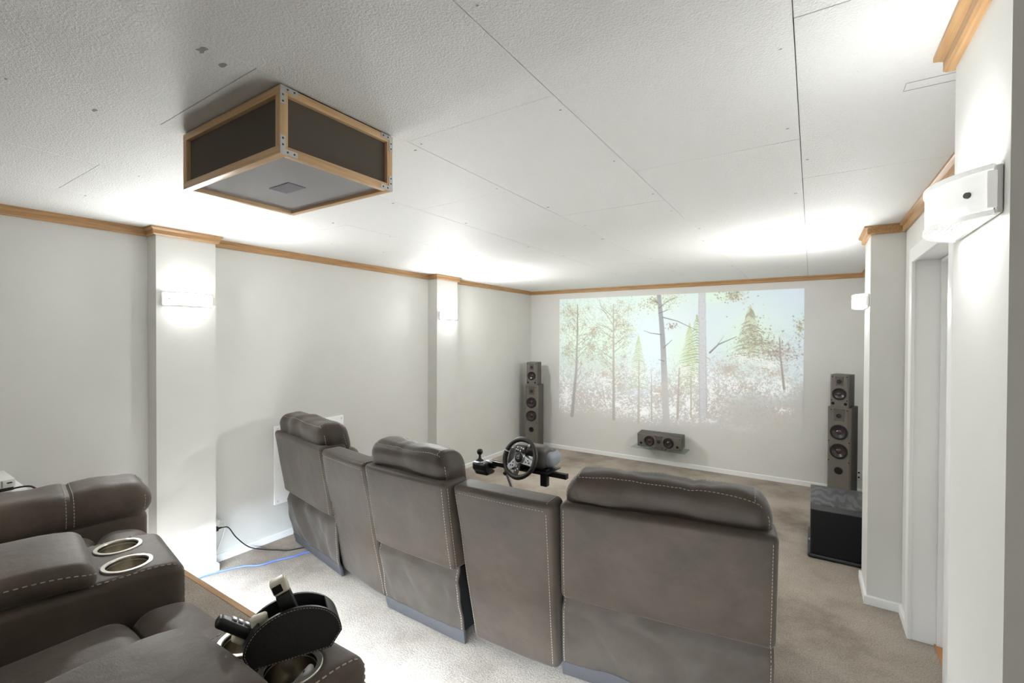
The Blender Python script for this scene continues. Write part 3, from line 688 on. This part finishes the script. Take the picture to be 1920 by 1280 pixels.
def back_module(bl, br, tl, tr, seed, arm=0, head=True):
    W = math.hypot(br[0] - bl[0], br[1] - bl[1]); ZTOP = .95; T = .19
    fn, ax, fw = quad_fn(bl, br, tl, tr, ZTOP, 0, ZTOP, W, T)
    wr1 = wrinkle(.006, 4, seed)
    def dsp(p):
        q = V(p); puff = .010 * (1 - (2 * p.x / W - 1) ** 2)
        if p.y < T / 2: q.y -= puff * .8 + wr1(p)
        return q
    mb = MB(); sf = mb.rbox((0, 0, .452), (W, T, ZTOP), .028, 3, (12, 2, 8), fn, dsp); back = mb.build('backrest', 'leather', fs_)
    st = MB(); y0 = 0
    for x in (.022, W - .022): st.dashes([sf((x, 0, z), .001) for z in np.linspace(.47, ZTOP - .02, 14)])
    st.dashes([sf((W, .022, z), .001) for z in np.linspace(.47, ZTOP - .02, 14)])
    s_ = st.build('stitching', 'thread', back, False); s_['kind'] = 'stuff'
    # loose lower flap with hem
    wr2 = wrinkle(.034, 3.4, seed + 5); wr3 = wrinkle(.010, 9, seed + 9)
    def dsf(p):
        q = V(p); k = (1 - ((p.z - .24) / .24) ** 2); k = max(0, k); q.y += (wr2(V((p.x * 1.6 + p.z * .9, 0, p.z * .5))) + wr3(V((p.x + p.z, 0, p.z * .4)))) * k - .006 * k
        q.y += .012 + .030 * min(1, max(0, (p.z - .385) / .06))
        for (fx, sl, am, wd) in FOLDS:                      # soft folds running down from the upper corners
            c = fx * W + sl * (.46 - p.z) * W; q.y -= am * math.exp(-((p.x - c) / wd) ** 2) * k * (.4 + .6 * min(1, p.z / .4))
        return q
    mb = MB(); sf2 = mb.rbox((.004, .004, .012), (W - .004, .016, .468), .004, 1, (26, 1, 16), fn, dsf); fl = mb.build('rear_flap', 'flap', fs_)
    st = MB(); st.dashes([sf2((W - .016, .004, z), .001) for z in np.linspace(.03, .455, 16)]); st.dashes([sf2((.014, .004, z), .001) for z in np.linspace(.03, .455, 16)])
    s_ = st.build('stitching', 'thread', fl, False); s_['kind'] = 'stuff'
    mb = MB(); mb.rbox((.002, .0005, .006), (W - .002, .019, .088), .003, 1, (26, 1, 2), fn, dsf); mb.build('hem', 'hem', fl)
    # hollow interior, seat, leg rest
    mb = MB(); mb.box((.035, .06, .05), (W - .035, .70, .43), fn); mb.build('seat_frame', 'dark', fs_, False)
    xa, xb = (.20 if arm < 0 else .0), (W - .20 if arm > 0 else W)
    mb = MB(); mb.rbox((xa + .01, .20, .34), (xb - .01, .80, .52), .06, 3, (6, 6, 2), fn, lambda p: V((p.x, p.y, p.z + .02 * (1 - (2 * (p.x - xa) / (xb - xa) - 1) ** 2)))); mb.build('seat_cushion', 'leather2', fs_)
    mb = MB(); mb.rbox((xa + .01, .70, .06), (xb - .01, .86, .50), .05, 3, (6, 2, 4), fn); mb.build('footrest', 'leather2', fs_)
    mb = MB(); mb.rbox((xa + .02, .15, .50), (xb - .02, .30, .90), .05, 3, (6, 2, 6), fn); mb.build('lumbar_cushion', 'leather2', fs_)
    if arm:
        x0, x1 = (0.002, .20) if arm < 0 else (W - .20, W - .002)
        mb = MB(); mb.rbox((x0, .17, .04), (x1, .84, .60), .05, 3, (2, 4, 4), fn); mb.build('arm', 'leather2', fs_)
    if head:
        hw = wrinkle(.017, 8, seed + 20); hx0, hx1 = .008, W - .016; hy0, hy1 = .035, .25; hz0, hz1 = .84, 1.085
        def dh(p):
            q = V(p); u_ = (p.x - hx0) / (hx1 - hx0) * 2 - 1; q.z += .012 * (1 - u_ * u_) - (.030 * max(0, abs(u_) - .86) / .14 if p.z > .95 else 0)
            if p.z > .97: q.z += hw(p) * .8 - .012 * max(0, mnoise.noise(V((p.x * 16, seed, 0))))
            q.y += hw(V((p.z, p.x, p.y))) * .8; return q
        mb = MB(); sh_ = mb.rbox((hx0, hy0, hz0), (hx1, hy1, hz1), .078, 5, (22, 5, 4), fn, dh); hr = mb.build('headrest', 'leather', fs_)
        st = MB()
        zz = [(hx0, z) for z in np.linspace(.93, hz1 - .05, 5)] + [(x, hz1) for x in np.linspace(hx0 + .045, hx1 - .045, 24)] + [(hx1, z) for z in np.linspace(hz1 - .05, .93, 5)]
        st.dashes([sh_((x, hy0 + .012, z), .0015) for x, z in zz]); st.dashes([sh_((x, hy1 - .05, z), .0015) for x, z in zz])
        for x in (hx0 + .07, hx1 - .07): st.dashes([sh_((x, y, hz1), .0015) for y in np.linspace(hy0 + .02, hy1 - .02, 6)])
        s_ = st.build('stitching', 'thread', hr, False); s_['kind'] = 'stuff'
def console_module(bl, br, tl, tr, seed):
    W = math.hypot(br[0] - bl[0], br[1] - bl[1]); ZTOP = .945
    fn, ax, fw = quad_fn(bl, br, tl, tr, ZTOP, 0, ZTOP, W, .15); wr1 = wrinkle(.007, 3.5, seed)
    def dsp(p):
        q = V(p)
        if p.y < .07: q.y -= wr1(p) + .008 * (1 - (2 * p.x / W - 1) ** 2)
        return q
    mb = MB(); sf = mb.rbox((0, 0, .03), (W, .15, ZTOP), .032, 3, (10, 2, 14), fn, dsp); o = mb.build('console_back', 'leather', fs_)
    st = MB()
    st.dashes([sf((x, 0, ZTOP - .040), .001) for x in np.linspace(.01, W - .03, 16)])
    st.dashes([sf((W - .026, 0, z), .001) for z in np.linspace(.04, ZTOP - .04, 24)]); st.dashes([sf((.016, 0, z), .001) for z in np.linspace(.04, ZTOP - .04, 24)])
    st.dashes([sf((W - .026, y, ZTOP), .001) for y in np.linspace(.01, .14, 6)])
    s_ = st.build('stitching', 'thread', o, False); s_['kind'] = 'stuff'
    mb = MB(); mb.rbox((W * .12, .14, .04), (W * .88, .80, .60), .045, 3, (3, 5, 4), fn); mb.build('console_body', 'leather2', fs_)
    mb = MB(); mb.rbox((W * .14, .16, .58), (W * .86, .56, .65), .03, 3, (3, 5, 1), fn); mb.build('console_lid', 'leather2', fs_)
back_module((-3.547, 2.178), (-2.752, 2.036), (-3.570, 2.015), (-2.752, 1.868), 1, arm=-1)
console_module((-2.800, 2.098), (-2.235, 2.000), (-2.745, 1.865), (-2.215, 1.785), 2)
back_module((-2.207, 1.962), (-1.580, 1.953), (-2.205, 1.778), (-1.556, 1.757), 3)
console_module((-1.550, 2.012), (-1.045, 2.040), (-1.535, 1.790), (-.972, 1.822), 4)
back_module((-1.035, 2.055), (-.118, 2.190), (-.952, 1.850), (-.092, 1.985), 5, arm=1)

# ------------------------------------------------------------------ rear recliner sofa on the riser
ZR = RISER_Z
rs = empty('recliner_sofa', (-1.6, .1, ZR), 'dark brown suede recliner sofa with cup-holder consoles on the carpeted riser', 'sofa', 'cinema sofas', absolute=True)
def fnM(Mx): return lambda p: Mx @ V(p)
def soft(name, Mx, a, b, r, n, mat='leather2', amp=.004, sc=6, seed=0, puff=None):
    nz = wrinkle(amp, sc, seed)
    def ds(p):
        q = V(p); q.z += nz(p)
        if puff: q = puff(q)
        return q
    mb = MB(); sf = mb.rbox(a, b, r, 4, n, fnM(Mx), ds); return mb.build(name, mat, rs), sf
def cup(Mx, x, y, z, parent):
    Mc = Mx @ M.Translation((x, y, z))
    mb = MB(); mb.lathe([(.0600, -.004), (.0605, .002), (.059, .0035), (.0505, .0035), (.0490, .001), (.0485, -.01)], Mc, 48); o = mb.build('cup_holder', 'ring', parent)
    mb = MB(); mb.lathe([(.0488, .0), (.0470, -.074), (.0460, -.076), (.0004, -.076)], Mc, 48); mb.build('cup_liner', 'nickel', o)
    return Mc
def console(Mx, seed, zt=1.03, ycup=0.0):
    def pf(q):
        t_ = max(0, (q.y - .03) / .13)
        if q.z > .9: q.z -= .028 * t_ * t_
        return q
    body, sf = soft('console_body', Mx, (-.170, -.80, ZR + .03), (.170, .126, zt), .030, (8, 22, 8), seed=seed, amp=.003, puff=pf)
    cuts = []
    for sx in (-1, 1):
        n = 40; vs = []; fsx = []
        for z in (zt - .09, zt + .05):
            for k in range(n): vs.append(Mx @ V((sx * .080 + .0492 * math.cos(2 * PI * k / n), ycup + .0492 * math.sin(2 * PI * k / n), z)))
        fsx = [(k, (k + 1) % n, n + (k + 1) % n, n + k) for k in range(n)] + [tuple(range(n - 1, -1, -1)), tuple(range(n, 2 * n))]; cuts.append((vs, fsx))
    par, inv = body.parent, body.matrix_parent_inverse.copy(); body.parent = None; body.matrix_parent_inverse = M.Identity(4); bpy.context.view_layer.update()
    cut_holes(body, cuts); body.parent = par; body.matrix_parent_inverse = inv
    for sx in (-1, 1): cup(Mx, sx * .080, ycup, zt, rs)
    st = MB()
    for x in (-1, 1):
        st.dashes([sf((x * .170 - x * .012, y, zt), .0012) for y in np.linspace(-.09, .10, 14)] + [sf((x * .158, .126, z), .0012) for z in np.linspace(zt - .02, zt - .25, 8)], .009, .0065, .0014)
    s_ = st.build('stitching', 'thread', body, False); s_['kind'] = 'stuff'
    def pl(q):
        t_ = max(0, (q.y + .20) / .13); q.z -= .022 * t_ * t_ * (1 if q.z > zt + .01 else 0)
        q.z += .010 * (1 - (q.x / .17) ** 2) * (1 if q.z > zt + .04 else 0); return q
    lid, sl = soft('console_lid', Mx, (-.172, -.66, zt - .004), (.172, -.072, zt + .072), .036, (8, 16, 2), seed=seed + 3, amp=.003, puff=pl)
    st = MB()
    for x in (-1, 1): st.dashes([sl((x * .172, y, zt + .050), .0012) for y in np.linspace(-.6, -.09, 24)] + [sl((x * .15, -.072, zt + .045), .0012)], .009, .0065, .0014)
    s_ = st.build('stitching', 'thread', lid, False); s_['kind'] = 'stuff'
    soft('console_back', Mx, (-.17, -1.03, ZR + .05), (.17, -.80, 1.36), .05, (4, 3, 8), seed=seed + 7)
def seat(Mx, hw, seed, zt=.925):
    def pf(q): q.z += .022 * (1 - min(1, abs(q.x / hw)) ** 2.4) * (1 if q.z > .8 else 0); return q
    soft('seat_cushion', Mx, (-hw, -.72, ZR + .22), (hw, .004, zt), .062, (12, 14, 4), seed=seed, amp=.007, sc=5, puff=pf)
    def pe(q):
        if q.z > .8: q.z -= .03 * max(0, (q.y - .04) / .13) ** 2
        return pf(q)
    soft('footrest', Mx, (-hw, -.004, ZR + .06), (hw, .172, zt), .062, (12, 4, 8), seed=seed + 2, amp=.006, sc=6, puff=pe)
    soft('seat_frame', Mx, (-hw + .02, -.75, ZR + .04), (hw - .02, .02, ZR + .3), .01, (1, 1, 1), 'dark', amp=0)
    soft('backrest', Mx, (-hw, -.98, ZR + .2), (hw, -.70, 1.30), .07, (6, 4, 8), seed=seed + 5)
    soft('headrest', Mx, (-hw + .02, -.95, 1.24), (hw - .02, -.76, 1.44), .06, (6, 4, 3), seed=seed + 6)
MC1 = frame(-1.752, .521, -9); MC2 = frame(-.955, .528, 1)
console(MC1, 31); console(MC2, 37)
seat(frame(-1.352, .462, -4), .245, 51); seat(frame(-2.125, .552, -16), .225, 57)
MA = frame(-2.480, .828, -9)
def pa(q):
    if q.z > 1.0: q.z += .012 * mnoise.noise(V((q.x * 5, q.y * 9, 3))) - .010 * math.exp(-((q.y + .26) / .012) ** 2)
    t_ = max(0, (q.y + .05) / .05); q.z -= .012 * t_ * (1 if q.z > 1.0 else 0); return q
roll, sa = soft('arm_roll', MA, (-.15, -1.15, .925), (.145, 0, 1.082), .072, (8, 70, 2), seed=61, amp=.008, sc=7, puff=pa)
st = MB()
for y in (-.25, -.272):
    st.dashes([sa((x, y, 1.082), .0015) for x in np.linspace(-.15, .145, 10)] + [sa((.145, y, z), .0015) for z in np.linspace(1.06, .95, 5)], .008, .005, .0014)
loop = [(-.15, z) for z in np.linspace(.96, 1.03, 4)] + [(x, 1.082) for x in np.linspace(-.10, .09, 8)] + [(.145, z) for z in np.linspace(1.03, .96, 4)] + [(.08, .925)]
st.dashes([sa((x, -.022, z), .0015) for x, z in loop], .008, .005, .0014)
s_ = st.build('stitching', 'thread', roll, False); s_['kind'] = 'stuff'
soft('arm', MA, (-.135, -1.14, ZR + .03), (.125, -.018, .96), .04, (3, 8, 6), seed=63)

# ------------------------------------------------------------------ things on the rear sofa
# half-moon remote caddy
MK = frame(-.932, .464, -27, 1.034)     # local: +y along the length, near face at x=0, far face at x=-.09
kd = empty('remote_caddy', (-.95, .53, 1.034), 'black stitched half-moon remote caddy standing on the sofa console', 'caddy', absolute=True)
def moon(n=28, w=.186, h=.103):
    pts = [(.012, 0), (w - .022, 0)]
    for k in range(n + 1):
        a = PI * k / n; pts.append((w / 2 + (w / 2) * math.cos(a), .030 + (h - .030) * math.sin(a)))
    return pts
mp = moon()
for (x0, x1) in ((-.005, .001), (-.063, -.057)):
    mb = MB(); mb.prism(mp, x0, x1, lambda p: MK @ V((p[2], p[0], p[1]))); f_ = mb.build('face_panel', 'caddy', kd, True, 35)
    if x1 > 0:
        st = MB(); c0 = (.093, .045); ins = [((c0[0] + (y - c0[0]) * .965), (c0[1] + (z - c0[1]) * .95)) for y, z in mp]
        st.dashes([MK @ V((.0018, y, z)) for y, z in ins + ins[:1]], .0035, .0025, .0005); s_ = st.build('stitching', 'thread', f_, False); s_['kind'] = 'stuff'
mb = MB(); mb.box((-.06, .012, 0), (-.002, .162, .005), fnM(MK)); mb.build('base_board', 'caddy', kd, False)
for sgn in (0, 1):
    half = [p for p in mp[2:] if (p[0] > .13) == bool(sgn) and p[1] < .085 and (p[0] > .13 or p[0] < .056)]
    half = ([(.164, 0)] + half) if sgn else (half + [(.012, 0)])
    mb = MB()
    for (a, b_) in zip(half, half[1:]):
        n_ = V((a[1] - b_[1], b_[0] - a[0])).normalized() * .003
        mb.prism([a, b_, (b_[0] + n_.x, b_[1] + n_.y), (a[0] + n_.x, a[1] + n_.y)], -.058, -.004, lambda p: MK @ V((p[2], p[0], p[1])))
    mb.build('side_gusset', 'caddy', kd, False)
for y in (.055, .092, .130):
    mb = MB(); mb.box((-.057, y, .004), (-.005, y + .002, .068), fnM(MK)); mb.build('divider', 'caddy', kd, False)
boxo('drop_strap', (-.125, .03, -.0015), (-.06, .11, .0015), 'caddy', kd, .0008, fn=fnM(MK))
def lean(x, y, z, ang, axx=0): return MK @ M.Translation((x, y, z)) @ M.Rotation(math.radians(ang), 4, 'X') @ M.Rotation(math.radians(axx), 4, 'Y')
# tall remote leaning back
ML = lean(-.031, .116, .008, 20, 0); r1 = empty('remote_control', ML.translation, 'tall black remote with ivory head standing up in the caddy', 'remote', 'remotes in the caddy', absolute=True)
mb = MB(); mb.rbox((-.011, -.015, 0), (.011, .015, .128), .005, 2, fn=fnM(ML)); mb.build('body', 'black', r1)
mb = MB(); mb.rbox((-.012, -.016, .128), (.012, .016, .160), .006, 2, fn=fnM(ML)); mb.build('head', 'ivory', r1)
mb = MB(); mb.rbox((.0115, -.014, .135), (.0135, .004, .152), .001, 1, fn=fnM(ML)); mb.build('window', 'hole', r1)
for k in range(3): mb = MB(); mb.rbox((-.004, -.0165, .088 + k * .012), (.004, -.0145, .094 + k * .012), .0008, 1, fn=fnM(ML)); mb.build('button', 'rubber', r1)
# ivory remote sunk in its pocket
ML = lean(-.036, .040, .008, 8, 4); r2 = empty('remote_control', ML.translation, 'ivory remote tip showing in the left pocket of the caddy', 'remote', 'remotes in the caddy', absolute=True)
mb = MB(); mb.rbox((-.009, -.016, 0), (.009, .016, .086), .006, 3, fn=fnM(ML)); mb.build('body', 'ivory', r2)
mb = MB(); mb.rbox((.0085, -.009, .03), (.0095, .009, .06), .0008, 1, fn=fnM(ML)); mb.build('button_pad', 'black', r2)
# black and silver remote sticking out behind
ML = lean(-.036, .024, .046, 52, 0); r3 = empty('remote_control', ML.translation, 'black and silver remote poking out behind the caddy', 'remote', 'remotes in the caddy', absolute=True)
mb = MB(); mb.rbox((-.014, -.009, -.02), (.014, .012, .088), .008, 3, fn=fnM(ML)); mb.build('body', 'black', r3)
mb = MB()
for k in range(4): mb = MB(); mb.rbox((-.011, .0105, .010 + k * .014), (.001, .0150, .0215 + k * .014), .003, 2, fn=fnM(ML)); mb.build('silver_key', 'silver', r3)
mb = MB(); mb.rbox((-.010, -.022, .015), (.010, -.008, .042), .006, 3, fn=fnM(ML)); mb.build('clip', 'ivory', r3)
# white gadget lying in the near cup
MG = MC2 @ M.Translation((.092, .012, 1.000)) @ M.Rotation(math.radians(-42), 4, 'Z') @ M.Rotation(math.radians(46), 4, 'X')
gd = empty('white_gadget', MG.translation, 'small white oval gadget lying inside the metal cup holder', 'gadget', absolute=True)
mb = MB(); mb.rbox((-.012, -.034, -.007), (.012, .034, .007), .0068, 4, (1, 3, 1), fn=fnM(MG)); mb.build('body', 'plastic_w', gd)
mb = MB(); mb.cyl((0, .018, .006), (0, .018, .0076), .0028, None, 12, fn=fnM(MG)); mb.build('button', 'hole', gd)

# ------------------------------------------------------------------ white cabinet, game console, cable by the left wall
cb = empty('white_cabinet', (-3.55, .25, ZR), 'low white cabinet against the left wall behind the rear sofa', 'cabinet', absolute=True)
boxo('carcass', (XL + .002, -.35, ZR + .002), (-3.392, .610, .885), 'white', cb, .003); boxo('top', (XL + .002, -.36, .885), (-3.380, .618, .907), 'white', cb, .003)
mb = MB(); mb.cyl((-3.3922, .585, .872), (-3.387, .585, .872), .010, .009, 16); mb.build('cover_cap', 'plastic_w', cb)
for k in range(2): boxo('door', (-3.392, -.34 + .47 * k, ZR + .01), (-3.389, .12 + .47 * k, .84), 'white', cb, .001)
gc = empty('game_console', (-3.52, .43, .9075), 'white game console with perforated side on the white cabinet', 'game console', absolute=True)
boxo('upper_shell', (-3.66, .285, .925), (-3.40, .577, .966), 'plastic_w', gc, .003); boxo('lower_shell', (-3.655, .29, .9085), (-3.405, .572, .9245), 'black', gc, .002)
mb = MB()
for i in range(22):
    for j in range(6): mb.box((-3.4002, .30 + i * .0108, .929 + j * .0055), (-3.3994, .3062 + i * .0108, .9322 + j * .0055))
g_ = mb.build('grille_holes', 'cabinet', gc, False); g_['kind'] = 'stuff'
boxo('slot', (-3.4003, .547, .946), (-3.3992, .566, .9515), 'hole', gc, 0)
mb = MB(); mb.tube([(-3.397, .40, .913), (-3.388, .52, .916), (-3.375, .600, .922), (-3.37, .64, .905), (-3.37, .68, .83), (-3.40, .70, .70), (-3.45, .69, .50), (-3.5, .66, .41)], .0045); tag(mb.build('console_cable', 'black'), 'black cable drooping off the white cabinet corner', 'cable')

# white panel heater on the left wall
ph = empty('wall_panel', (XL, 2.433, .30), 'white flat panel fixed to left wall behind the sofa headrest', 'panel', absolute=True)
boxo('panel_plate', (XL + .008, 2.101, .300), (XL + .026, 2.766, .952), 'panelw', ph, .003); boxo('spacer', (XL + .0005, 2.15, .34), (XL + .008, 2.72, .91), 'white', ph, 0)
for y in (2.125, 2.742):
    for z in (.325, .928): mb = MB(); mb.cyl((XL + .0255, y, z), (XL + .030, y, z), .009, .008, 14); mb.build('cap', 'plastic_w', ph)

# power point with plugs on the pilaster flank
po = empty('power_outlet', (-3.655, P1[2], .285), 'white power outlet low on the flank of the near left pilaster', 'outlet', absolute=True)
boxo('plate', (-3.695, P1[2] + .0005, .235), (-3.615, P1[2] + .010, .345), 'plastic_w', po, .003); boxo('switch', (-3.665, P1[2] + .010, .322), (-3.650, P1[2] + .014, .336), 'white', po, .002)
pl = empty('black_plug', (-3.64, P1[2] + .012, .283), 'black plug and lead running from the outlet to the sofa', 'plug', absolute=True)
mb = MB(); mb.rbox((-3.657, P1[2] + .0105, .268), (-3.623, P1[2] + .036, .298), .007, 2); mb.cyl((-3.64, P1[2] + .034, .283), (-3.64, P1[2] + .062, .281), .009, .005, 14); mb.build('plug_body', 'black', pl)
mb = MB(); mb.tube([(-3.64, P1[2] + .060, .281), (-3.645, 1.715, .262), (-3.655, 1.775, .165), (-3.655, 1.87, .055), (-3.61, 1.965, .010), (-3.52, 2.02, .008), (-3.446, 2.059, .008), (-3.40, 2.137, .007), (-3.36, 2.20, .006)], .0042); mb.build('lead', 'black', pl)
pw = empty('white_adapter', (-3.655, P1[2] + .012, .322), 'white adapter with white lead hanging from the pilaster outlet', 'adapter', absolute=True)
mb = MB(); mb.rbox((-3.682, P1[2] + .0145, .303), (-3.640, P1[2] + .050, .345), .008, 2); mb.build('adapter_body', 'plastic_w', pw)
mb = MB(); mb.tube([(-3.66, P1[2] + .048, .312), (-3.665, 1.700, .300), (-3.675, 1.690, .20), (-3.69, 1.655, .10), (-3.700, 1.64, .062)], .004); mb.build('lead', 'plastic_w', pw)
mb = MB(); mb.tube([(-3.50, 1.17, .010), (-3.555, 1.30, .010), (-3.562, 1.42, .010), (-3.556, 1.53, .010), (-3.515, 1.655, .010), (-3.465, 1.749, .010), (-3.394, 1.808, .010), (-3.358, 1.926, .010), (-3.312, 2.024, .010), (-3.300, 2.100, .008), (-3.28, 2.17, .007)], .0055)
tag(mb.build('network_cable', 'blue'), 'blue network cable lying on the floor at the pilaster', 'cable')
# far right outlet on the back wall
ro = empty('power_outlet', (.447, YB, .21), 'white power outlet on the back wall beside the right tower speaker', 'outlet', absolute=True)
boxo('plate', (.413, YB - .009, .155), (.478, YB - .0005, .265), 'plastic_w', ro, .003)
for z in (.185, .235): boxo('socket', (.436, YB - .0105, z - .008), (.452, YB - .0088, z + .008), 'hole', ro, 0)

# ------------------------------------------------------------------ steering wheel stand in front of the sofa
sd = empty('wheel_stand', (-1.70, 2.98, 0), 'black folding wheel stand with crossbar in front of the sofa', 'stand', absolute=True)
boxo('crossbar', (-2.02, 2.83, .722), (-1.405, 2.87, .756), 'blackm', sd, .002)
boxo('end_cap', (-1.4055, 2.829, .721), (-1.400, 2.871, .757), 'black', sd, .002)
boxo('clamp', (-1.585, 2.80, .655), (-1.535, 2.845, .775), 'blackm', sd, .003)
boxo('wheel_plate', (-1.85, 2.76, .757), (-1.50, 2.95, .764), 'blackm', sd, .002)
for x in (-1.93,):
    mb = MB(); mb.cyl((x, 2.86, .725), (x + .10, 3.10, .10), .013, .013, 12); mb.build('strut', 'steel', sd)
mb = MB(); mb.cyl((-1.70, 3.0, .40), (-1.70, 3.10, .05), .018, .018, 12); mb.build('upright', 'blackm', sd)
boxo('cross_tie', (-1.87, 2.965, .385), (-1.53, 3.005, .415), 'blackm', sd, .003)
mb = MB(); mb.cyl((-1.885, 2.825, .700), (-1.885, 2.80, .69), .014, .014, 12); mb.build('lock_knob', 'black', sd)
boxo('foot_bar', (-1.99, 3.06, .002), (-1.41, 3.14, .05), 'blackm', sd, .006); boxo('foot_bar', (-1.74, 3.14, .002), (-1.66, 3.55, .045), 'blackm', sd, .006)
boxo('pedal_plate', (-1.90, 3.42, .045), (-1.50, 3.62, .06), 'blackm', sd, .004)
# wheel unit
WC = V((-1.690, 2.700, .858)); WM = M.Translation(WC) @ M.Rotation(math.radians(-6), 4, 'Z') @ M.Rotation(math.radians(70), 4, 'X')   # local z points to the driver
sw = empty('steering_wheel', (-1.69, 2.84, .7642), 'black racing steering wheel with silver spokes clamped above the sofa', 'steering wheel', absolute=True)
WX = fnM(WM)
def ringpts(R, n, squash=0): return [V((R * math.cos(2 * PI * k / n), R * math.sin(2 * PI * k / n) * (1 - (.05 if math.sin(2 * PI * k / n) < -.8 else 0)), 0)) for k in range(n)]
mb = MB(); n, q = 56, 14; vs = []; fq = []
for k in range(n):
    a = 2 * PI * k / n; R = .130; rr = .0165 + .002 * math.cos(4 * a)
    for j in range(q):
        b2 = 2 * PI * j / q; vs.append(WM @ V(((R + rr * math.cos(b2)) * math.cos(a), (R + rr * math.cos(b2)) * math.sin(a), rr * math.sin(b2))))
for k in range(n):
    for j in range(q): fq.append((k * q + j, ((k + 1) % n) * q + j, ((k + 1) % n) * q + (j + 1) % q, k * q + (j + 1) % q))
mb.add(vs, fq); rim = mb.build('rim', 'rim', sw)
a = math.radians(165); mb = MB()
mb.cyl(WM @ V((.130 * math.cos(a) + .004 * math.sin(a), .130 * math.sin(a) - .004 * math.cos(a), 0)), WM @ V((.130 * math.cos(a) - .004 * math.sin(a), .130 * math.sin(a) + .004 * math.cos(a), 0)), .0195, .0195, 16); mb.build('centre_band', 'lampwhite', rim)
def spoke(ang, mat, w0=.030, w1=.022, name='spoke'):
    a = math.radians(ang); Ms = WM @ M.Rotation(a, 4, 'Z')
    mb = MB(); mb.prism([(.025, -w0), (.075, -w1), (.118, -w1 * .8), (.118, w1 * .8), (.075, w1), (.025, w0)], -.006, .004, lambda p: Ms @ V(p)); o = mb.build(name, mat, sw, False)
    for (r_, s2) in ((.060, -.008), (.074, .008), (.088, -.004)):
        mb = MB(); mb.cyl(Ms @ V((r_, s2, .003)), Ms @ V((r_, s2, .0075)), .0052, .0045, 12); mb.build('button', 'black' if mat == 'silver' else 'lampwhite', o)
spoke(-12, 'silver'); spoke(225, 'silver'); spoke(-95, 'rim', .02, .02)
mb = MB(); mb.rbox((-.045, .035, -.010), (.040, .088, .012), .008, 2, fn=WX); pod = mb.build('button_pod', 'black', sw)
for (x, y, mt) in ((-.028, .070, 'silver'), (-.020, .052, 'silver'), (-.036, .055, 'silver'), (.000, .048, 'lampwhite'), (.022, .066, 'lampwhite'), (.005, .070, 'silver')):
    mb = MB(); mb.cyl(WM @ V((x, y, .011)), WM @ V((x, y, .015)), .0058, .005, 12); mb.build('button', mt, pod)
mb = MB(); mb.lathe([(.041, -.012), (.041, .010), (.036, .016), (.033, .014)], WM, 36); mb.build('hub_ring', 'silver', sw)
mb = MB(); mb.lathe([(.0345, .012), (.028, .018), (.015, .021), (.0004, .022)], WM, 36); hub = mb.build('hub_cap', 'black', sw)
mb = MB()                                    # round letter-like emblem
mb.tube([WM @ V((.010 * math.cos(t_), .010 * math.sin(t_), .0225)) for t_ in np.linspace(.7, 5.9, 14)], .0018, 6, 2); mb.tube([WM @ V((.009, -.003, .0225)), WM @ V((.002, -.003, .0228))], .0018, 6, 1); mb.build('emblem', 'silver', hub)
mb = MB(); mb.cyl(WM @ V((.052, .070, -.02)), WM @ V((.066, .086, .012)), .006, .006, 10); mb.rbox((.058, .080, .002), (.076, .104, .020), .008, 3, fn=WX); mb.build('shift_lever', 'silver', sw)
for s2 in (-1, 1): mb = MB(); mb.rbox((s2 * .035, -.018, -.030), (s2 * .095, .028, -.024), .003, 1, fn=WX); mb.build('paddle', 'silver', sw)
mb = MB(); mb.lathe([(.032, -.10), (.032, -.012)], WM, 28); mb.build('column', 'black', sw)
mb = MB(); mb.rbox((-1.815, 2.775, .7655), (-1.545, 2.98, .93), .045, 4, (4, 4, 3), disp=lambda p: V((p.x + (.02 if p.y > 2.9 else 0), p.y, p.z - (.03 if p.y > 2.9 and p.z > .85 else 0)))); mb.build('housing', 'cabinet', sw)
mb = MB(); mb.rbox((-1.60, 2.81, .775), (-1.505, 2.99, .885), .045, 5, (2, 3, 2)); mb.build('housing_cover', 'grey', sw)
# gear shifter
gs = empty('gear_shifter', (-2.10, 2.84, .70), 'black gear shifter with ball knob mounted beside the steering wheel', 'gear shifter', absolute=True)
mb = MB(); mb.rbox((-2.175, 2.775, .640), (-2.045, 2.885, .742), .022, 3, (2, 2, 2), disp=lambda p: V((p.x, p.y + (.03 if p.z < .67 else 0), p.z))); mb.build('body', 'black', gs)
Mt = M.Translation((-2.125, 2.815, .742))
mb = MB(); mb.lathe([(.046, -.004), (.044, .004), (.034, .007), (.030, .003)], Mt, 28); mb.build('gate_ring', 'silver', gs)
mb = MB(); mb.lathe([(.032, .002), (.026, .012), (.014, .022), (.010, .030), (.0085, .055)], Mt, 24); mb.build('boot', 'rubber', gs)
mb = MB(); mb.lathe([(.0004, .050), (.012, .053), (.020, .062), (.0235, .075), (.020, .088), (.012, .096), (.0004, .099)], Mt, 24); mb.build('knob', 'black', gs)
mb = MB(); mb.rbox((-2.085, 2.83, .735), (-2.015, 2.905, .752), .007, 2); mb.build('button_panel', 'silver', gs)
mb = MB(); mb.lathe([(.018, .016), (.018, .021), (.0004, .022)], M.Translation((-2.05, 2.865, .732)), 20); mb.build('dial', 'cabinet', gs)
boxo('clamp', (-2.045, 2.835, .70), (-2.005, 2.87, .757), 'blackm', gs, .003)
